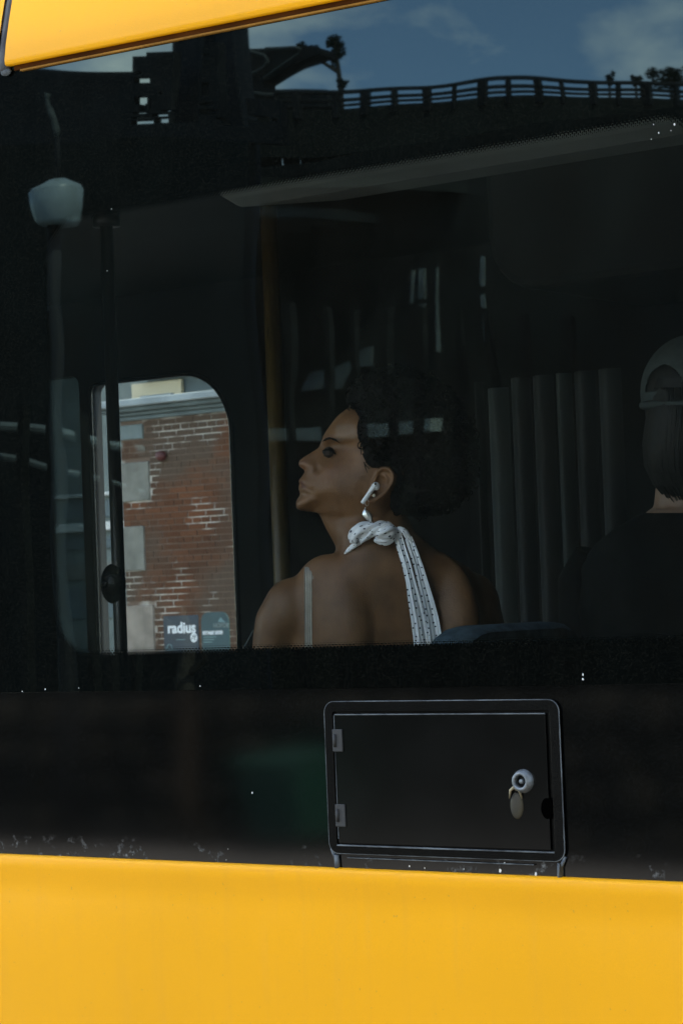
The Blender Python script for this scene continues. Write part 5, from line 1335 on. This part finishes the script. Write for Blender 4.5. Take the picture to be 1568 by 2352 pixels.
cloth_tube([sd(800, 830, ob - .004), sd(850, 822, ob - .010), sd(910, 860, ob - .010), sd(950, 930, ob - .006), sd(985, 1010, ob - .004)], [20*K, 28*K, 40*K, 46*K, 48*K], 2, .12, uvoff=(.5, .1))
def tail(spine, widths, nfold, depth, phase, uvoff):
    n = len(spine) - 1; rows, uvr = [], []; k = 26; ln_ = 0; prevc = None
    N_ = 44
    def interp(t, A):
        q_ = t * n; i = min(int(q_), n - 1); fr = q_ - i
        return tuple(A[i][c_] * (1 - fr) + A[i+1][c_] * fr for c_ in range(len(A[0])))
    fr_rows, bk_rows = [], []
    for i in range(N_ + 1):
        t = i / N_; x, y, o = interp(t, spine); wl0, = interp(t, widths)
        row, ur, rb_ = [], [], []
        for j in range(k + 1):
            s = 2 * j / k - 1
            pl = depth * (math.cos(s * math.pi * nfold + phase) * .5 + .25 * math.cos(s * math.pi * (nfold * 2 + 1) + phase * 2 + t * 3)) * (0.6 + .4 * t)
            p = sd(x + s * wl0, y - s * 14, o - pl); row.append(p); rb_.append(p + f_ * 0.0022)
            ur.append((uvoff[0] + s * wl0 * K * 1.15, uvoff[1] + t * 0.24))
        fr_rows.append(row); bk_rows.append(rb_); uvr.append(ur)
    for rw in (fr_rows, bk_rows):
        tie.grid(rw); tie_uv.extend([u for ur in uvr for u in ur])
    for side in (0, -1):
        tie.grid([[r[side] for r in fr_rows], [r[side] for r in bk_rows]]); tie_uv.extend([ur[side] for ur in uvr] * 2)
    tie.grid([fr_rows[-1], bk_rows[-1]]); tie_uv.extend(uvr[-1] * 2)
ot = -0.095
tail([(805, 860, ot + .010), (860, 1060, ot + .006), (930, 1280, ot), (985, 1500, ot), (1035, 1750, ot), (1090, 2000, ot + .004), (1125, 2230, ot + .01), (1150, 2420, ot + .015)],
     [(52,), (58,), (58,), (62,), (82,), (98,), (105,), (112,)], 1.5, .0045, .6, (.0, .6))
tail([(955, 930, ot + .012), (1010, 1080, ot + .008), (1085, 1300, ot + .006), (1140, 1500, ot + .004), (1205, 1750, ot + .004), (1265, 2000, ot + .008), (1300, 2230, ot + .012), (1325, 2420, ot + .018)],
     [(48,), (55,), (58,), (66,), (80,), (88,), (92,), (98,)], 1.3, .0045, 2.2, (.3, .6))
me = bpy.data.meshes.new('halter_tie'); me.from_pydata([tuple(v) for v in tie.v], [], tie.f); me.update()
uvl = me.uv_layers.new(name='cloth')
vi = np.empty(len(me.loops), np.int32); me.loops.foreach_get('vertex_index', vi)
uvl.data.foreach_set('uv', np.array(tie_uv, np.float32)[vi].ravel())
bm = bmesh.new(); bm.from_mesh(me); bmesh.ops.recalc_face_normals(bm, faces=bm.faces); bm.to_mesh(me); bm.free()
link('halter_tie', me, M['dots'], woman, smooth=True)

# ---- earbud, stud and drop earring
eb0 = hd(1150, 1062, EY - 62)
ear_bud = thing('wireless_earbud', 'white wireless earbud with short stem in the woman\'s ear', 'earbud', eb0)
b = MB(); b.tube([hd(1160, 1050, EY - 95), hd(1140, 1072, EY - 95), hd(1110, 1110, EY - 92), hd(1060, 1180, EY - 86), hd(1020, 1238, EY - 80), hd(984, 1288, EY - 74), hd(978, 1296, EY - 73)],
                 [r_e * HK * UP for r_e in (22, 38, 33, 28, 27, 26, 22)], 16); b.build('stem', M['white_plastic'], ear_bud, smooth=True)
b = MB(); b.ell(hd(1156, 1078, EY - 78), (46 * HK * UP, 52 * HK * UP, 54 * HK * UP), 20, 14); b.build('bud', M['white_plastic'], ear_bud, smooth=True)
b = MB(); b.ell(hd(1147, 1050, EY - 133), (12 * HK * UP, 12 * HK * UP, 15 * HK * UP), 12, 8); b.build('sensor', M['black_plastic'], ear_bud, smooth=True)
b = MB(); b.ell(hd(1130, 1195, EY - 62), (.0028,) * 3, 14, 10); tag(b.build('pearl_stud', M['pearl'], smooth=True), 'tiny pearl stud in the woman\'s ear lobe', 'earring')
drop = thing('drop_earring', 'silver leaf-shaped drop earring hanging above the dotted tie', 'earring', hd(1040, 1450, EY - 20))
b = MB(); c_ = hd(1030, 1300, EY - 30); b.tube([hd(1040 + 22 * math.cos(a), 1290 + 42 * math.sin(a), EY - 30 + 10 * math.cos(a)) for a in np.linspace(0, 6.0, 14)], .0006, 6); b.build('hook', M['silver'], drop, smooth=True)
b = MB(); b.tube([hd(1020, 1345, EY - 25), hd(1018, 1375, EY - 25)], .0009, 6); b.build('link', M['silver'], drop)
# faceted leaf
rows = []
for t in np.linspace(0, 1, 9):
    x, y = 1012 + 78 * t ** 1.2, 1380 + 150 * t; wd = 44 * math.sin(math.pi * (t * .9 + .05)) ** .8
    rows.append([hd(x + wd * math.cos(a) * .95 + wd * .3 * math.cos(a), y - wd * .35 * math.cos(a), EY - 25 - wd * .6 * math.sin(a)) for a in np.linspace(0, 2 * math.pi, 9)[:-1]])
b = MB(); b.grid(rows, closed_u=True); b.build('leaf_pendant', M['silver'], drop)
b = MB(); b.tube([hd(1085, 1515, EY - 25), hd(1100, 1545, EY - 25)], [.0022, .0012], 8); b.build('tip', M['silver'], drop, smooth=True)

# ---- second passenger at the edge of the window, cap seen from behind
D2 = 4.12; U2 = D2 / F
def p2(px, py, off=0.0): return at_depth(px, py, D2 + off)
pb2 = MB()
hc = p2(1592, 935, 0.0)
pb2.ell(hc, (.078, .092, .115), 24, 16)
pb2.tube([p2(1588, 990, .0), p2(1584, 1080, .0), p2(1582, 1180, .0), p2(1580, 1240, .01)], [.058, .056, .062, .085], 18)
def lv2(py, a, e, th, dc): 
    c_ = (a + e) / 2; hw = (e - a) / 2; return [p2(c_ + hw * math.copysign(abs(math.cos(t)) ** .83, math.cos(t)), py, dc + th * math.copysign(abs(math.sin(t)) ** .83, math.sin(t))) for t in np.linspace(0, 2 * math.pi, 29)[:-1]]
rg = [lv2(1170, 1490, 1670, .06, .0), lv2(1210, 1450, 1720, .075, .0), lv2(1250, 1380, 1790, .09, .0), lv2(1300, 1345, 1820, .10, .01), lv2(1400, 1335, 1830, .115, .02), lv2(1600, 1370, 1800, .12, .03), lv2(2000, 1390, 1780, .13, .05), lv2(2100, 1390, 1780, .12, .05)]
pb2.grid(rg, closed_u=True); k0 = len(pb2.v) - len(rg) * 28
pb2.f.append(tuple(k0 + j for j in range(28))); pb2.f.append(tuple(k0 + (len(rg) - 1) * 28 + j for j in range(28)))
for s, px in ((-1, 1365), (1, 1800)):
    pb2.tube([p2(px - s * 20, 1310, .02), p2(px, 1500, .04), p2(px - s * 10, 1720, .08)], [.06, .052, .045], 14)
    pb2.tube([p2(px - s * 10, 1715, .08), p2(px - s * 40, 1790, .30)], [.042, .03], 12)
    kn = p2(1590 + s * 90, 2090, .50)
    pb2.tube([p2(1590 + s * 80, 2080, .06), kn], [.095, .065], 14); ft = Vector((kn.x, kn.y, FLOOR + .06)); pb2.tube([kn, ft], [.06, .04], 12); pb2.ell(ft + Vector((-.05, .03, -.02)), (.11, .05, .04), 12, 8)
pb2.ell(p2(1630, 945, .10), (.02, .02, .025), 12, 8)        # nose, turned away
base2_ = p2(1590, 2090, .05); base2_.z = 0.95
man, co2, colr2, ca2 = fuse(pb2, 'person', 0.004, 4, M['skin2'], None, base2_)
tag(man, 'passenger in black with grey cap and brown hair, seen from behind', 'person')
ca2.data.foreach_set('color', colr2.ravel())
# jacket: shell over the torso and arms
jk = MB(); sc2 = 1.0
rj = [lv2(1178, 1474, 1700, .075, .0), lv2(1196, 1440, 1728, .085, .0), lv2(1218, 1405, 1765, .095, .0), lv2(1250, 1365, 1805, .106, .0), lv2(1300, 1330, 1838, .118, .01), lv2(1400, 1318, 1850, .135, .02), lv2(1600, 1350, 1822, .14, .03), lv2(2000, 1370, 1800, .15, .05), lv2(2095, 1372, 1798, .15, .05)]
jk.grid(rj, closed_u=True)
for s, px in ((-1, 1365), (1, 1800)):
    jk.tube([p2(px - s * 30, 1290, .02), p2(px - s * 8, 1340, .03), p2(px, 1500, .04), p2(px - s * 10, 1720, .08)], [.06, .070, .062, .055], 16)
jk.build('jacket', M['black_cloth'], man, smooth=True)
# long hair below the cap
hr = MB(); rh2 = random.Random(9)
hr.ell(p2(1593, 925, 0.0), (.0815, .0955, .108), 24, 16)
rows = [lv2(py, a, e, th, -.01) for py, a, e, th in ((868, 1500, 1690, .085), (900, 1492, 1700, .09), (960, 1484, 1705, .095), (1020, 1476, 1700, .09), (1070, 1482, 1690, .08), (1108, 1505, 1680, .068), (1140, 1535, 1670, .058))]
hr.grid(rows, closed_u=True)
for _ in range(240):
    t0 = rh2.uniform(math.pi, 2 * math.pi); 
    pts = []
    for (py, a, e, th) in ((890, 1492, 1700, .092), (960, 1484, 1705, .097), (1020, 1476, 1700, .093), (1070, 1480, 1692, .084), (1112, 1500, 1682, .072), (1140 + rh2.uniform(-8, 14), 1530, 1672, .06)):
        c_ = (a + e) / 2; hw = (e - a) / 2; q_ = t0 + rh2.uniform(-.05, .05)
        pts.append(p2(c_ + hw * math.cos(q_) * 1.01, py, -.01 + th * math.sin(q_) * 1.02))
    hr.tube(pts, [.0014] * 5 + [.0005], 5)
hr.build('hair', M['hair2'], man, smooth=True)
# cap: six-panel crown with rear opening and strap, peak to the front
cp_ = MB(); cc = p2(1594, 900, 0.0); rows = []
NA, NB = 180, 80
def cap_pt(az, el, g=1.0):
    # az 0 = towards camera (rear of the wearer is turned left of it)
    x = math.sin(az); y = -math.cos(az)
    return cc + (r_ * (x * .091 * math.cos(el)) + f_ * (y * .108 * math.cos(el)) + u_ * (.098 * math.sin(el))) * g
gapc = R(-48)
for j in range(NB + 1):
    el = R(88) * (j / NB) - R(10); rows.append([cap_pt(-math.pi + 2 * math.pi * i / NA, el, 1 + .006 * abs(math.sin(3 * (-math.pi + 2 * math.pi * i / NA)))) for i in range(NA + 1)])
keep = []
for j in range(NB):
    for i in range(NA):
        az = -math.pi + 2 * math.pi * (i + .5) / NA; el = R(88) * ((j + .5) / NB) - R(10)
        da = (az - gapc) / R(26); de = (el + R(1)) / R(27)
        if de > 0 and da * da + de * de < 1: continue
        keep.append((j * (NA + 1) + i, j * (NA + 1) + i + 1, (j + 1) * (NA + 1) + i + 1, (j + 1) * (NA + 1) + i))
cp_.add([p for rw in rows for p in rw], keep)
o = cp_.build('cap', M['cap'], man, smooth=True); sl = o.modifiers.new('t', 'SOLIDIFY'); sl.thickness = .002
b = MB(); b.tube([cap_pt(R(a), R(-14), 1.015) for a in range(-84, -6, 6)], .0075, 10, flat=1.0); sx_ = b.build('cap_strap', M['cap'], man, smooth=True)
b = MB(); b.ell(cap_pt(0, R(78), 1.02), (.007, .007, .004), 12, 8); b.build('cap_button', M['cap'], man, smooth=True)
pk = [cap_pt(R(a), R(-8), 1.0) for a in range(82, 183, 10)]; pk2 = [cap_pt(R(a), R(-14), 1.0 + .75 * math.cos(R((a - 132) * 1.6))) for a in range(82, 183, 10)]
b = MB(); b.grid([pk, pk2]); o = b.build('cap_peak', M['cap'], man, smooth=True); sl = o.modifiers.new('t', 'SOLIDIFY'); sl.thickness = .003

# unseen tall block added to hold back sky light from the right
blk = thing('sky_blocker', 'tall dark block added out of view to hold back sky light', 'building', (18, -18, 0))
b = MB(); b.box((7.0, -30, 0), (40, -9.5, 30)); b.build('wall', M['dark_wall'], blk)
for i in range(7):  # window panels dressing the added block
    for j in range(9):
        b = MB(); b.box((9 + (j - 1) * 3.1, -9.56, 3 + i * 3.8), (10.9 + (j - 1) * 3.1, -9.45, 5.2 + i * 3.8)); b.build('window', M['int_teal'], blk)
